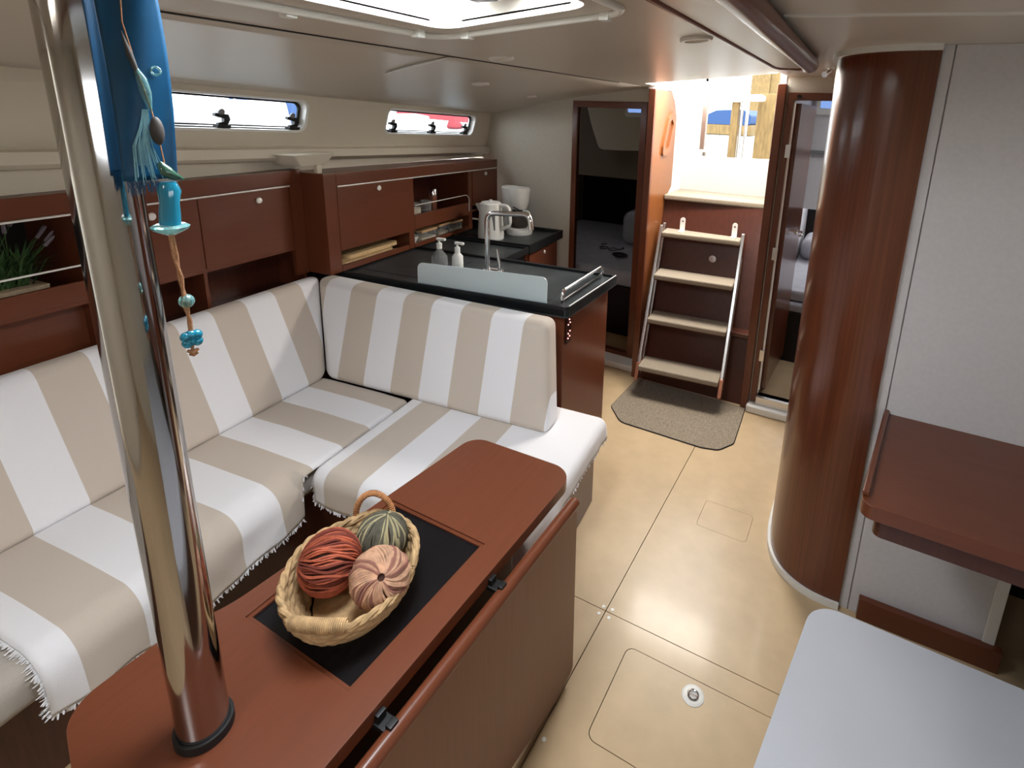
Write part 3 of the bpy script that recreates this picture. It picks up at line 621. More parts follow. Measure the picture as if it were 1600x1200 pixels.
def pump(x, y, kind, label):
    q = thing('soap_dispenser', label, 'dispenser', (x, y, 0.8825), PORT, 'soap dispensers by the tap')
    z = 0.8825
    if kind: part('bottle', MB().lathe([(0, z), (.040, z), (.045, z + .01), (.040, z + .055), (.016, z + .085), (.014, z + .095), (0, z + .095)], 22, (x, y, 0)), 'clear_plastic', q); h = z + .095
    else: part('bottle', MB().lathe([(0, z), (.027, z), (.030, z + .008), (.029, z + .07), (.014, z + .088), (0, z + .088)], 22, (x, y, 0)), 'white_plastic', q); h = z + .088
    part('collar', MB().lathe([(0, h), (.015, h), (.015, h + .030), (.006, h + .034), (.006, h + .05), (0, h + .05)], 16, (x, y, 0)), 'white_plastic', q)
    part('pump_head', MB().box(x - .014, x + .040, y - .009, y + .009, h + .046, h + .060), 'white_plastic', q, bevel=.004)
pump(0.335, 0.330, 1, 'clear soap dispenser with white pump, left of the two by the tap')
pump(0.455, 0.322, 0, 'small white pump bottle, right of the two dispensers by the tap')
solo('grab_rail', MB().tube(arcpath([(1.168, 0.075, 0.880), (1.168, 0.078, 0.945), (1.190, 0.535, 0.945), (1.192, 0.54, 0.880)], .03, 6), 0.0085, 12).tube([(1.169, 0.088, 0.903), (1.190, 0.53, 0.903)], 0.004, 8), 'chrome', 'chrome grab rail standing on the inboard end of the island worktop', 'grab rail', PORT)
# stove and aft counter
t = thing('stove', 'black stove with closed slate lid between island and aft counter', 'stove', (0.28, 0.76, 0), PORT)
part('oven_body', MB().box(-0.28, 0.55, 0.605, 0.905, 0.0, 0.845), 'black', t, bevel=.004)
part('lid', MB().box(-0.29, 0.572, 0.602, 0.912, 0.850, 0.872), 'slate', t, bevel=.003)
part('fiddle', MB().prism(rect(-0.292, 0.578, 0.600, 0.914), 0.846, 0.886, 'z', [rect(-0.28, 0.564, 0.612, 0.902)]), 'slate_rim', t, bevel=.002)
part('front_rail', MB().tube(arcpath([(0.55, 0.63, 0.80), (0.585, 0.63, 0.80), (0.585, 0.89, 0.80), (0.55, 0.89, 0.80)], .015), 0.006, 8), 'chrome', t)
t = thing('aft_counter', 'mahogany locker with black worktop in the aft corner of the galley', 'cabinet', (0.28, 1.16, 0), PORT)
part('carcass', MB().box(-0.28, 0.545, 0.925, 1.40, 0, 0.842), 'wood_v', t, bevel=.003)
part('worktop', MB().box(-0.29, 0.575, 0.918, 1.43, 0.842, 0.878), 'slate', t)
part('rim', MB().prism(rect(-0.292, 0.582, 0.916, 1.432), 0.840, 0.897, 'z', [rect(-0.28, 0.566, 0.932, 1.418)]), 'slate_rim', t, bevel=.002)
d = part('drawer', MB().box(0.545, 0.560, 0.955, 1.385, 0.60, 0.825), 'wood', t, bevel=.003)
part('knob', MB().lathe([(0, 0), (.011, 0), (.013, .004), (.010, .009), (0, .010)], 16, (0.56, 1.17, 0.795), 'x'), 'rail_metal', d)
d = part('door', MB().box(0.545, 0.560, 0.955, 1.385, 0.08, 0.59), 'wood_v', t, bevel=.003)
part('knob', MB().lathe([(0, 0), (.011, 0), (.013, .004), (.010, .009), (0, .010)], 16, (0.56, 1.34, 0.55), 'x'), 'rail_metal', d)
kx, ky, kz = 0.235, 1.03, 0.878
t = thing('electric_kettle', 'white electric kettle with grey water gauge on the aft counter', 'kettle', (kx, ky, kz), PORT)
part('base', MB().lathe([(0, kz), (.083, kz), (.085, kz + .012), (.080, kz + .018), (0, kz + .018)], 28, (kx, ky, 0)), 'white_plastic', t)
part('body', MB().lathe([(0, kz + .019), (.084, kz + .019), (.086, kz + .03), (.080, kz + .13), (.072, kz + .225), (.070, kz + .235), (0, kz + .235)], 32, (kx, ky, 0)), 'white_plastic', t)
part('spout', MB().hexa([(kx - .070, ky - .022, kz + .16), (kx - .05, ky - .03, kz + .15), (kx - .05, ky + .03, kz + .15), (kx - .070, ky + .022, kz + .16), (kx - .115, ky - .012, kz + .225), (kx - .05, ky - .035, kz + .235), (kx - .05, ky + .035, kz + .235), (kx - .115, ky + .012, kz + .225)]), 'white_plastic', t, bevel=.006, seg=3)
part('lid', MB().lathe([(0, kz + .235), (.068, kz + .235), (.060, kz + .245), (.012, kz + .25), (.010, kz + .26), (0, kz + .26)], 28, (kx, ky, 0)), 'white_plastic', t)
part('handle', MB().tube(arcpath([(kx + .05, ky, kz + .225), (kx + .135, ky, kz + .23), (kx + .145, ky, kz + .10), (kx + .07, ky, kz + .07)], .04, 6), .013, 12), 'white_plastic', t)
part('grip', MB().tube([(kx + .135, ky - .012, kz + .20), (kx + .139, ky - .012, kz + .11)], .007, 8), 'grey_plastic', t)
gx, gy = math.sin(.72) * 1.07, -math.cos(.72) * 1.07
part('water_gauge', MB().hexa([(kx + gx * .080 - .011, ky + gy * .080, kz + .07), (kx + gx * .080 + .011, ky + gy * .080 + .007, kz + .07), (kx + gx * .06, ky + gy * .06, kz + .07), (kx + gx * .06 - .02, ky + gy * .06, kz + .07), (kx + gx * .0765 - .011, ky + gy * .0785, kz + .19), (kx + gx * .0765 + .011, ky + gy * .0785 + .007, kz + .19), (kx + gx * .055, ky + gy * .055, kz + .19), (kx + gx * .055 - .02, ky + gy * .055, kz + .19)]), 'grey_plastic', t, bevel=.002)
cx, cy, cz_ = 0.325, 1.26, 0.878
t = thing('coffee_maker', 'white drip coffee maker with glass jug behind the kettle', 'coffee maker', (cx, cy, cz_), PORT)
part('base', MB().lathe([(0, cz_), (.088, cz_), (.092, cz_ + .015), (.088, cz_ + .04), (.07, cz_ + .045), (0, cz_ + .045)], 30, (cx, cy, 0)), 'white_plastic', t)
part('tower', MB().box(cx - .135, cx - .055, cy - .01, cy + .085, cz_, cz_ + .30), 'white_plastic', t, bevel=.02, seg=4)
part('water_tank', MB().lathe([(0, cz_ + .22), (.055, cz_ + .22), (.066, cz_ + .31), (.060, cz_ + .318), (0, cz_ + .318)], 24, (cx - .085, cy + .03, 0)), 'white_plastic', t)
part('filter_holder', MB().lathe([(0, cz_ + .175), (.05, cz_ + .175), (.062, cz_ + .21), (.072, cz_ + .31), (.066, cz_ + .32), (0, cz_ + .32)], 28, (cx, cy, 0)), 'white_plastic', t)
d = part('jug', MB().lathe([(0, cz_ + .047), (.058, cz_ + .047), (.066, cz_ + .075), (.060, cz_ + .12), (.046, cz_ + .15), (.048, cz_ + .165), (0, cz_ + .165)], 26, (cx, cy, 0)), 'coffee_glass', t)
part('jug_handle', MB().tube(arcpath([(cx + .04, cy - .02, cz_ + .165), (cx + .10, cy - .05, cz_ + .17), (cx + .115, cy - .055, cz_ + .08), (cx + .09, cy - .045, cz_ + .06)], .03), .009, 10), 'white_plastic', d)
part('cable', MB().tube(arcpath([(cx - .02, cy - .05, cz_ + .19), (cx + .06, cy - .10, cz_ + .18), (cx + .09, cy - .12, cz_ + .10)], .05), .004, 8), 'black', t)

# ================================================================== saloon table with drop leaf
t = thing('saloon_table', 'mahogany saloon table with black centre inlay and hanging drop leaf', 'table', (-0.83, 0.66, 0))
TP = rpoly([(-0.632, 0.15), (-0.632, 1.246), (-1.003, 1.236), (-1.058, 0.50), (-1.096, 0.385), (-1.096, 0.232), (-0.95, 0.192)], [.03, .07, .06, .2, .1, .07, .03], 8)
HO = rect(-1.004, -0.694, 0.491, 0.891); HI = rect(-0.995, -0.703, 0.50, 0.882)
part('tabletop', MB().prism(TP, 0.648, 0.680, 'z', [HO]), 'wood', t, bevel=0.004, seg=3)
part('inlay_frame', MB().prism(HO, 0.650, 0.6755, 'z', [HI]), 'wood', t)
part('inlay', MB().prism(HI, 0.650, 0.671, 'z'), 'black_inlay', t)
LP = rpoly([(1.165, 0.640), (1.178, 0.030), (1.095, 0.018), (0.845, 0.075), (0.45, 0.15), (0.15, 0.20), (0.15, 0.640)], [.03, .02, .03, .1, .1, .03, .0], 5)
part('drop_leaf', MB().prism(LP, -0.606, -0.582, 'x'), 'wood_v', t, bevel=0.004, seg=3)
part('leaf_edge', MB().tube([(-0.594, 0.15, 0.640), (-0.594, 1.172, 0.640)], 0.0165, 14), 'wood', t)
part('pivot_pin', MB().lathe([(0, 1.172), (.008, 1.172), (.007, 1.180), (0, 1.181)], 14, (-0.594, 0, 0.640), 'y'), 'chrome', t)
for y in (0.50, 0.83):
    part('hinge', MB().box(-0.634, -0.600, y - .014, y + .014, 0.640, 0.652).box(-0.632, -0.622, y - .010, y + .010, 0.640, 0.668).box(-0.606, -0.592, y - .010, y + .010, 0.640, 0.662), 'black', t, bevel=.002)
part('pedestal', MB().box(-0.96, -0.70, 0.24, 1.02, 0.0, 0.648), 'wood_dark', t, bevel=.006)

# ---- steel compression post standing through the table
PX, PY = -0.857, 0.333
t = thing('steel_post', 'polished steel compression post rising through the saloon table', 'post', (PX, PY, 0.68))
part('tube', MB().lathe([(0.0377, 0.682), (0.0377, 1.915)], 48, (PX, PY, 0)), 'polished_steel', t)
part('collar', MB().prism(circ(PX, PY, 0.0435, 40), 0.6803, 0.697, 'z', [circ(PX, PY, 0.0380, 40)]), 'rubber', t, bevel=.002)

# ---- ornament hanging beside the post
ORN = Matrix.Translation((-0.785, 0.352, 0)) @ Matrix(((0.36, -0.933, 0, 0), (0.933, 0.36, 0, 0), (0, 0, 1, 0), (0, 0, 0, 1)))
t = thing('hanging_ornament', 'turquoise ribbon ornament with pebble, glass pieces and beaded twine hanging by the steel post', 'ornament', (0, 0, 1.384), ORN)
def rib(u, v):
    z = 1.908 - 0.29 * v; wd = 0.026 + 0.003 * math.sin(2.4 * v + .5)
    x = -0.001 + (u - .5) * 2 * wd + 0.006 * math.sin(3 * v) - 0.004 * v * 0 - (0.012 if v < .12 else 0) * (1 - v / .12 if v < .12 else 0)
    return (x, 0.006 * math.sin(u * 5 + v * 4) - .002, z)
part('ribbon', MB().grid(14, 40, rib), 'turquoise_cloth', t, solid=0.0012, angle=80)
f = MB()
for k in range(60):
    x = -0.024 + 0.03 * k / 60; y = random.uniform(-.002, .004)
    f.tube([(x, y, 1.622), (x + random.uniform(-.003, .003), y - .002, 1.610 - random.uniform(0, .012))], .0005, 4)
part('ribbon_fringe', f, 'turquoise_cloth', t, kind='stuff')
f = MB()
for k in range(34):
    a = random.uniform(-.016, .012); f.tube([(0.004 + random.uniform(-.003, .003), -.010, 1.703), (a * .7 - .002, -.013 - random.uniform(0, .004), 1.66), (a, -.012, 1.622 + random.uniform(-.012, .02))], .0005, 4)
part('tassel', f, 'tassel', t, kind='stuff')
part('pebble', MB().ball((0.012, -.016, 1.678), .017, 16, 12, (.42, .35, 1)), 'pebble', t)
part('shell_charm', MB().tube([(-.006, -.008, 1.790), (-.002, -.011, 1.765), (.003, -.012, 1.742)], [.0006, .0035, .002], 10), 'pebble', t)
part('shell_charm', MB().tube([(.001, -.010, 1.752), (.005, -.013, 1.738), (.007, -.013, 1.722), (.009, -.012, 1.702)], [.002, .0055, .006, .002], 10), 'pale_glass', t)
part('eye_charm', MB().tube([(.020 + .0045 * math.cos(a), -.008, 1.748 + .0045 * math.sin(a)) for a in [2 * PI * k / 16 for k in range(16)]], .0014, 6, True), 'pale_glass', t)
part('cord', MB().tube([(.004, -.004, 1.905), (-.004, -.008, 1.80), (.004, -.012, 1.74), (.010, -.013, 1.70), (.013, -.014, 1.66), (.015, -.012, 1.63)], .0008, 6), 'twine', t)
part('glass_leaf', MB().tube([(.010, -.012, 1.640), (.014, -.014, 1.630), (.020, -.014, 1.624), (.031, -.012, 1.618)], [.003, .0075, .006, .002], 12), 'green_glass', t)
part('glass_tube', MB().tube([(.015, -.012, 1.616), (.015, -.012, 1.605), (.0135, -.012, 1.59), (.012, -.012, 1.575), (.011, -.012, 1.562)], [.009, .0125, .0105, .0115, .0115], 16), 'turquoise_glass', t)
part('glass_disc', MB().lathe([(0, 1.548), (.006, 1.549), (.019, 1.556), (.021, 1.5595), (.017, 1.562), (0, 1.5605)], 26, (.0105, -.012, 0)), 'pale_glass', t)
for s_ in (-1, 1):
    part('twine', MB().tube([(.010 + s_ * .0012, -.012 + s_ * .001, 1.549), (.011 + s_ * .0018, -.012, 1.52), (.013 - s_ * .0015, -.012 + s_ * .0015, 1.49), (.014 + s_ * .0022, -.013, 1.455), (.0155 - s_ * .001, -.012, 1.43), (.014, -.012, 1.390)], .0021, 7), 'twine', t)
part('bead', MB().ball((.0155, -.011, 1.458), .0092, 16, 10, (1, 1, 1)), 'pale_glass', t)
for dx, dz in ((-.006, .004), (.0065, .005), (0, -.003), (-.005, -.005), (.006, -.004), (0, .006)):
    part('cluster_bead', MB().ball((.0145 + dx, -.012, 1.4045 + dz), .0068, 12, 8), 'turquoise_glass', t)
part('knot', MB().tube([(.008, -.012, 1.389), (.014, -.015, 1.386), (.020, -.012, 1.389)], [.002, .0042, .002], 8).tube([(.010, -.012, 1.384), (.014, -.012, 1.381), (.019, -.012, 1.384)], .0022, 6), 'twine', t)

# ---- basket with three wound balls
BAS = Matrix.Translation((-0.856, 0.640, 0.6712)) @ Matrix.Rotation(math.radians(25.9), 4, 'Z')
AX, AY, BH = 0.134, 0.160, 0.086
def bsk(a, t_, inner_):
    k = 0.66 + 0.34 * math.sin(t_ * PI / 2) ** 0.9
    row = t_ * 7; wob = (0.0045 * abs(math.sin(row * PI)) ** .6) * (0.55 + 0.45 * math.sin(a * 22 + (int(row) % 2) * PI + 1.4 * (row % 1)))
    d = wob * (1 if not inner_ else -1) - (0.010 if inner_ else 0)
    h = 0.004 + (BH - 0.004) * t_ + 0.006 * math.sin(2 * a + .6) * t_ + 0.004 * math.sin(5 * a) * t_
    return ((AX * k + d) * math.cos(a), (AY * k + d) * math.sin(a), h if not inner_ else max(h, 0.012))
t = thing('woven_basket', 'oval woven water-hyacinth basket on the black table inlay', 'basket', (0, 0, 0), BAS)
part('outer_weave', MB().grid(176, 42, lambda u, v: bsk(2 * PI * u, v, False)), 'basket', t, angle=80)
part('inner_weave', MB().grid(176, 42, lambda u, v: bsk(2 * PI * u, v, True)), 'basket', t, angle=80)
part('bottom', MB().lathe([(0, 0.0), (0.70, 0.0), (0.72, 0.006), (0.66, 0.012), (0, 0.012)], 48, (0, 0, 0), 'z', AX, AY), 'basket', t)
rimp = []
for k in range(160):
    a = 2 * PI * k / 160; p = bsk(a, 1.0, False); rimp.append((p[0] * .965, p[1] * .97, p[2] - .002))
for ph in (0, PI):
    part('rim_braid', MB().tube([(p[0] * (1 + .018 * math.cos(k * .55 + ph)), p[1] * (1 + .018 * math.cos(k * .55 + ph)), p[2] + .004 * math.sin(k * .55 + ph)) for k, p in enumerate(rimp)], .0058, 7, True), 'basket', t)
ar = [(-.046 * math.cos(PI * k / 16) - .012, 0.150 + .004 * math.sin(PI * k / 16), BH - .012 + .066 * math.sin(PI * k / 16)) for k in range(17)]
part('handle', MB().tube(ar, .0062, 10), 'basket_handle', t)
f = MB()
for k in range(40):
    u = k / 40 * 16; i = int(u); p = Vector(ar[i]).lerp(Vector(ar[min(i + 1, 16)]), u - i); tg = (Vector(ar[min(i + 1, 16)]) - Vector(ar[i])).normalized()
    q1 = tg.orthogonal().normalized(); q2 = tg.cross(q1)
    f.tube([p + (q1 * math.cos(b) + q2 * math.sin(b)) * .0066 for b in [2 * PI * j / 8 for j in range(8)]], .0014, 4, True)
part('handle_wrap', f, 'basket_handle', t, kind='stuff')
f = MB()
for k in range(30):
    x = -.052 + .104 * k / 29; y = -AY * math.sqrt(max(0, 1 - (x / AX) ** 2)) * .985; c = Vector((x, y, BH + .002 + .012 * (1 - (x / .055) ** 2)))
    f.tube([c + Vector((0, math.cos(b) * .011, math.sin(b) * .013)) for b in [2 * PI * j / 9 for j in range(9)]], .0024, 5, True)
part('handle', f, 'basket', t, kind='stuff')
f = MB().tube([(-.054 + .108 * k / 12, -AY * math.sqrt(max(0, 1 - ((-.054 + .108 * k / 12) / AX) ** 2)) * .985, BH + .002 + .012 * (1 - ((-.054 + .108 * k / 12) / .055) ** 2)) for k in range(13)], .0105, 10)
part('handle_core', f, 'basket', t)
def wound_ball(c, r, axis, n, twist, mats, hole, label, squash=0.92, width=.0052):
    F = Matrix.Translation(c) @ Vector((0, 0, 1)).rotation_difference(Vector(axis)).to_matrix().to_4x4()
    q = thing('wound_ball', label, 'decorative ball', (0, 0, 0), F, 'wound balls in the basket')
    q.matrix_world = Matrix.Translation((c[0], c[1], c[2] - r * .95)); OFF[q] = (Vector((0, 0, 0)), W)
    base = Matrix.Translation((0, 0, r * .95)) @ F.to_3x3().to_4x4()
    def tf(mb): mb.v = [tuple(base @ Vector(p)) for p in mb.v]; return mb
    part('core', tf(MB().ball((0, 0, 0), r * .93, 24, 16, (1, 1, squash))), 'core_dark', q)
    st = {m: MB() for m in dict.fromkeys(mats)}
    for k in range(n):
        a0 = 2 * PI * k / n + random.uniform(-.035, .035); lift = random.uniform(.965, 1.02); w_ = width * random.uniform(.8, 1.25); pts = []; rr = []
        for j in range(15):
            th = hole + (PI - 2 * hole) * j / 14; a = a0 + twist * (j / 14 - .5) + .06 * math.sin(j * .9 + k)
            pts.append((r * lift * math.sin(th) * math.cos(a), r * lift * math.sin(th) * math.sin(a), r * squash * lift * math.cos(th))); rr.append(w_ * (.45 + .55 * math.sin(th)))
        st[mats[random.randrange(len(mats))]].tube(pts, rr, 5)
    for m in st: part('strands', tf(st[m]), m, q, kind='stuff')
    return q
wound_ball((-0.897, 0.618, 0.760), 0.064, (-0.68, -0.61, 0.20), 84, 0.22, ['ribbon_rust', 'ribbon_rust', 'ribbon_rust_dark'], 0.05, 'rust orange wound ribbon ball in the basket', 0.95, .0031)
wound_ball((-0.862, 0.728, 0.752), 0.055, (0.05, 0.30, 0.93), 72, 0.12, ['ribbon_olive', 'ribbon_olive', 'ribbon_olive', 'ribbon_olive_light', 'ribbon_olive_light'], 0.05, 'olive green wound ribbon ball in the basket', 0.98, .0031)
wound_ball((-0.770, 0.638, 0.766), 0.057, (0.60, -0.43, 0.67), 54, 1.35, ['ribbon_tan', 'ribbon_mauve', 'ribbon_tan'], 0.13, 'tan and mauve wound ribbon ball in the basket', 0.74, .0040)

# ================================================================== companionway ladder, step, mat
t = thing('companionway_ladder', 'aluminium companionway ladder with four carpeted treads', 'ladder', (0.245, 0.2, 0.10), LADDER)
TR = [(0.205, 0.0), (0.468, 0.146), (0.735, 0.228), (0.985, 0.362)]
for z, y in TR:
    d = part('tread', MB().box(0.004, 0.488, y + .006, y + .165, z - .036, z - .006), 'wood_dark', t)
    part('carpet', MB().box(0.0, 0.492, y, y + .170, z - .032, z), 'carpet', d, bevel=.009, seg=3)
for sx in (-0.012, 0.504):
    for (dy, ww) in ((0.020, .030), (0.105, .022)):
        part('stringer', MB().hexa([(sx - .009, dy, .105), (sx + .009, dy, .105), (sx + .009, dy + ww, .105), (sx - .009, dy + ww, .105), (sx - .009, dy + .385, 1.02), (sx + .009, dy + .385, 1.02), (sx + .009, dy + .385 + ww, 1.02), (sx - .009, dy + .385 + ww, 1.02)]), 'brushed_alu', t, bevel=.002)
    part('foot', MB().hexa([(sx - .011, .010, .100), (sx + .011, .010, .100), (sx + .011, .06, .100), (sx - .011, .06, .100), (sx - .011, .055, .20), (sx + .011, .055, .20), (sx + .011, .10, .20), (sx - .011, .10, .20)]), 'copper', t, bevel=.002)
for x in (0.115, 0.445):
    part('latch', MB().prism(rpoly(rect(x - .016, x + .016, 0.985, 1.075), [0, 0, .016, .016]), 0.452, 0.460, 'y', [circ(x, 1.050, .006, 12)]).box(x - .016, x + .016, 0.40, 0.460, 0.985, 0.992), 'white_plastic', t, bevel=.002)
solo('top_step', MB().hexa([(-1.150, 3.405, 1.172), (-0.464, 3.455, 1.172), (-0.464, 3.743, 1.172), (-1.150, 3.743, 1.172), (-1.150, 3.405, 1.207), (-0.464, 3.455, 1.207), (-0.464, 3.743, 1.207), (-1.150, 3.743, 1.207)]), 'carpet', 'carpeted top step below the white washboard', 'step', bevel=.010, seg=3)
mp_ = rpoly([(-1.145, 2.70), (-1.03, 2.572), (-0.56, 2.566), (-0.47, 2.590), (-0.412, 2.69), (-0.432, 3.10), (-1.14, 3.11)], [.06, .08, .08, .05, .06, .02, .02], 5)
t = thing('door_mat', 'grey-brown mat with clipped corners at the foot of the ladder', 'mat', (-0.8, 2.8, 0.0))
part('pile', MB().prism(mp_, 0.001, 0.007, 'z'), 'mat_pile', t)
part('edging', MB().tube([(x, y, .0035) for x, y in mp_], .0038, 6, True), 'rubber', t)

# ================================================================== starboard desk and seat
t = thing('chart_table', 'dark mahogany chart table fixed to the white starboard panelling', 'desk', (0.6, 1.6, 0.70))
part('top', MB().prism(rpoly([(0.112, 1.352), (1.40, 1.318), (1.40, 1.872), (0.172, 1.872)], [.03, 0, 0, 0]), 0.762, 0.800, 'z'), 'wood_x', t, bevel=.005, seg=3)
part('end_fiddle', MB().hexa([(0.114, 1.385, 0.800), (0.132, 1.385, 0.800), (0.190, 1.870, 0.800), (0.174, 1.870, 0.800), (0.114, 1.385, 0.815), (0.130, 1.385, 0.815), (0.188, 1.870, 0.815), (0.174, 1.870, 0.815)]), 'wood', t, bevel=.004, seg=3)
part('apron', MB().prism(rpoly([(0.150, 1.372), (1.40, 1.34), (1.40, 1.872), (0.20, 1.872)], [.02, 0, 0, 0]), 0.705, 0.762, 'z'), 'wood_dark', t, bevel=.003)
t = thing('bench_seat', 'white padded bench seat with rounded corner in the near starboard corner', 'seat', (0.6, 0.7, 0.0))
part('cushion', MB().prism(rpoly([(-0.135, 0.10), (1.38, 0.10), (1.38, 1.292), (0.046, 1.332)], [.05, .05, .05, .075], 8), 0.40, 0.482, 'z'), 'vinyl_white', t, bevel=.016, seg=4)
part('plinth', MB().box(0.10, 1.36, 0.15, 1.25, 0.0, 0.40), 'wood_dark', t, bevel=.006)

# ================================================================== ceiling fittings
def downlight(x, y, z, tilt, r, label):
    q = thing('ceiling_light', label, 'light', (0, 0, 0), W, 'round ceiling lights'); OFF[q] = (Vector((0, 0, 0)), W)
    part('bezel', MB().lathe([(r * .70, -.001), (r * .72, -.007), (r * .92, -.008), (r, -.003), (r, .002), (r * .70, .002)], 30), 'white_trim', q)
    part('lens', MB().lathe([(0, -.003), (r * .70, -.003), (r * .70, .001), (0, .001)], 30), 'cream', q)
    q.matrix_world = Matrix.Translation((x, y, z)) @ Matrix.Rotation(tilt, 4, 'Y')
downlight(-0.489, 1.64, cz(-0.489) - .001, -math.atan(.085), 0.048, 'round ceiling light beside the wooden handrail')
v2 = pp((1.55 + 1.9) / 5.6, 0.02); downlight(-1.125, 1.56, cz(-1.125) - .001, -math.atan(.085), 0.042, 'round ceiling light beside the long headliner seam')
v3 = pp((2.19 + 1.9) / 5.6, 0.40); downlight(v3.x, v3.y, v3.z - .002, -math.atan(.085) * .9, 0.042, 'round ceiling light on the port headliner above the short window')
v4 = pp((2.93 + 1.9) / 5.6, 0.52); downlight(v4.x, v4.y, v4.z - .002, -math.atan(.085), 0.03, 'small round ceiling light nearest the aft corner above the galley')
t = thing('ceiling_handrail', 'long mahogany ceiling handrail running aft along the headliner', 'handrail', (-0.27, 0.6, 1.90))
part('valance', MB().prism(rpoly(rect(-0.352, -0.215, -1.7, 2.26), [0, 0, .05, .05]), 1.902, 1.936, 'z'), 'ceiling_cream', t, bevel=.006)
part('edge_strip', MB().tube([(-0.350, -1.7, 1.905), (-0.350, 2.18, 1.905), (-0.338, 2.23, 1.905), (-0.31, 2.255, 1.906)], .009, 10), 'wood', t)
part('rail', MB().tube([(-0.212, -1.7, 1.907), (-0.220, 2.16, 1.907), (-0.232, 2.225, 1.908), (-0.265, 2.255, 1.908), (-0.31, 2.258, 1.908)], [.027, .027, .025, .016, .010], 14), 'wood', t)
t = thing('spot_light', 'tiny chrome spot light on the ceiling before the starboard door', 'light', (-0.13, 2.45, 1.90))
part('mount', MB().lathe([(0, 1.935), (.018, 1.935), (.018, 1.925), (0, 1.925)], 16, (-0.185, 2.55, 0)), 'chrome', t)
part('head', MB().tube([(-0.185, 2.55, 1.928), (-0.185, 2.55, 1.912), (-0.20, 2.52, 1.900)], [.006, .010, .013], 12), 'chrome', t)

# ================================================================== port aft cabin seen through the left doorway
struct('floor_cabin_port', MB().box(-2.78, -1.2, 3.335, 5.4, -0.02, 0.03), 'maple')
struct('wall_cabin_port_inner', MB().prism([(3.335, 0), (5.4, 0), (5.4, 1.30), (4.42, 1.40), (4.42, 2.0), (3.335, 2.0)], -1.215, -1.19, 'x'), 'bulkhead_cream')
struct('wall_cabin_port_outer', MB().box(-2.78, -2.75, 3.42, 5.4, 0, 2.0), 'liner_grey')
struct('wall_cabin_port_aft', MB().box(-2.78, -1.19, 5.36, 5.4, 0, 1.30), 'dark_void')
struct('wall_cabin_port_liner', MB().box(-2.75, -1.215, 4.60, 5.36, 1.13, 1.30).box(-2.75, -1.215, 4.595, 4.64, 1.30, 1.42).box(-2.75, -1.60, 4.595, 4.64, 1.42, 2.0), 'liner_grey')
struct('ceiling_cabin_port', MB().prism(rect(-2.78, -1.19, 3.32, 4.63), 1.98, 2.02, 'z', [rect(-2.62, -2.40, 3.55, 3.77)]), 'bulkhead_cream')  # unseen roof opening added so some sky light reaches the cabin
struct('trim_11', MB().prism(rpoly([(-2.32, 1.99), (-2.20, 1.60), (-2.115, 1.395), (-1.90, 1.398), (-1.25, 1.43), (-1.25, 1.99)], [0, .1, .06, 0, 0, 0]), 4.40, 4.60, 'y'), 'bulkhead_cream', bevel=.02, seg=3)
wn = struct('window_3', MB().prism(rpoly(rect(-1.875, -1.70, 1.685, 1.83), .02), 4.375, 4.41, 'y', [rpoly(rect(-1.85, -1.72, 1.722, 1.815), .01)]), 'white_plastic', bevel=.004)
part('pane', MB().box(-1.852, -1.718, 4.385, 4.399, 1.72, 1.818), mat('sky_lit_pane', srgb(60, 84, 130), 0.2, emis=srgb(120, 150, 205), estr=0.9), wn)
t = thing('berth', 'berth with pale grey mattress behind the left doorway', 'bed', (-2.0, 4.4, 0.03))
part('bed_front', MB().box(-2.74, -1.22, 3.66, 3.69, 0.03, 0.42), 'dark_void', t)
part('mattress', MB().box(-2.74, -1.22, 3.67, 5.30, 0.42, 0.55), 'mattress', t, bevel=.03, seg=3)
solo('duvet_roll', MB().box(-1.88, -1.25, 4.42, 5.0, 0.552, 0.86), 'mattress', 'grey folded duvet on the berth behind the left doorway', 'duvet', bevel=.08, seg=4)
gl = MB()
for c in ((-1.93, 4.20), (-1.84, 4.19)): gl.tube([(c[0] + .035 * math.cos(a), c[1] + .045 * math.sin(a), .562) for a in [2 * PI * k / 20 for k in range(20)]], .004, 6, True)
gl.tube([(-1.96, 4.21, .562), (-2.0, 4.3, .562), (-1.97, 4.34, .562)], .004, 6).tube([(-1.805, 4.19, .562), (-1.77, 4.27, .562), (-1.80, 4.31, .562)], .004, 6).tube([(-1.895, 4.2, .562), (-1.875, 4.195, .562)], .004, 6)
solo('spectacles', gl, 'glasses_black', 'thin black spectacles lying on the grey mattress', 'glasses')
solo('black_pouch', MB().ball((-1.70, 4.02, .572), .07, 18, 10, (1.0, .6, .26)), 'glasses_black', 'small black pouch on the mattress beside the spectacles', 'pouch')

# ================================================================== starboard aft cabin behind the open door
struct('floor_cabin_starboard', MB().box(-0.43, 1.5, 3.16, 5.4, -0.02, 0.06), 'maple')
struct('wall_cabin_starboard_inner', MB().box(-0.43, -0.405, 3.16, 5.4, 0, 2.05), 'wall_white')
struct('wall_cabin_starboard_outer', MB().box(1.45, 1.5, 3.16, 5.4, 0, 2.05), 'wall_white')
struct('wall_cabin_starboard_aft', MB().box(-0.43, 1.5, 4.40, 4.44, 1.06, 2.05), 'wall_white')
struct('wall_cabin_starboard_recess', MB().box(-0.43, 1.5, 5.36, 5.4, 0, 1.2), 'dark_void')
struct('trim_12', MB().box(-0.43, 1.5, 4.37, 4.40, 1.47, 1.50), 'grey_plastic', bevel=.004)
struct('ceiling_cabin_starboard', MB().prism(rect(-0.43, 1.5, 3.15, 5.4), 1.98, 2.02, 'z', [rect(0.15, 0.65, 3.5, 4.1)]), 'wall_white')  # larger unseen opening, added to brighten this cabin's white wall
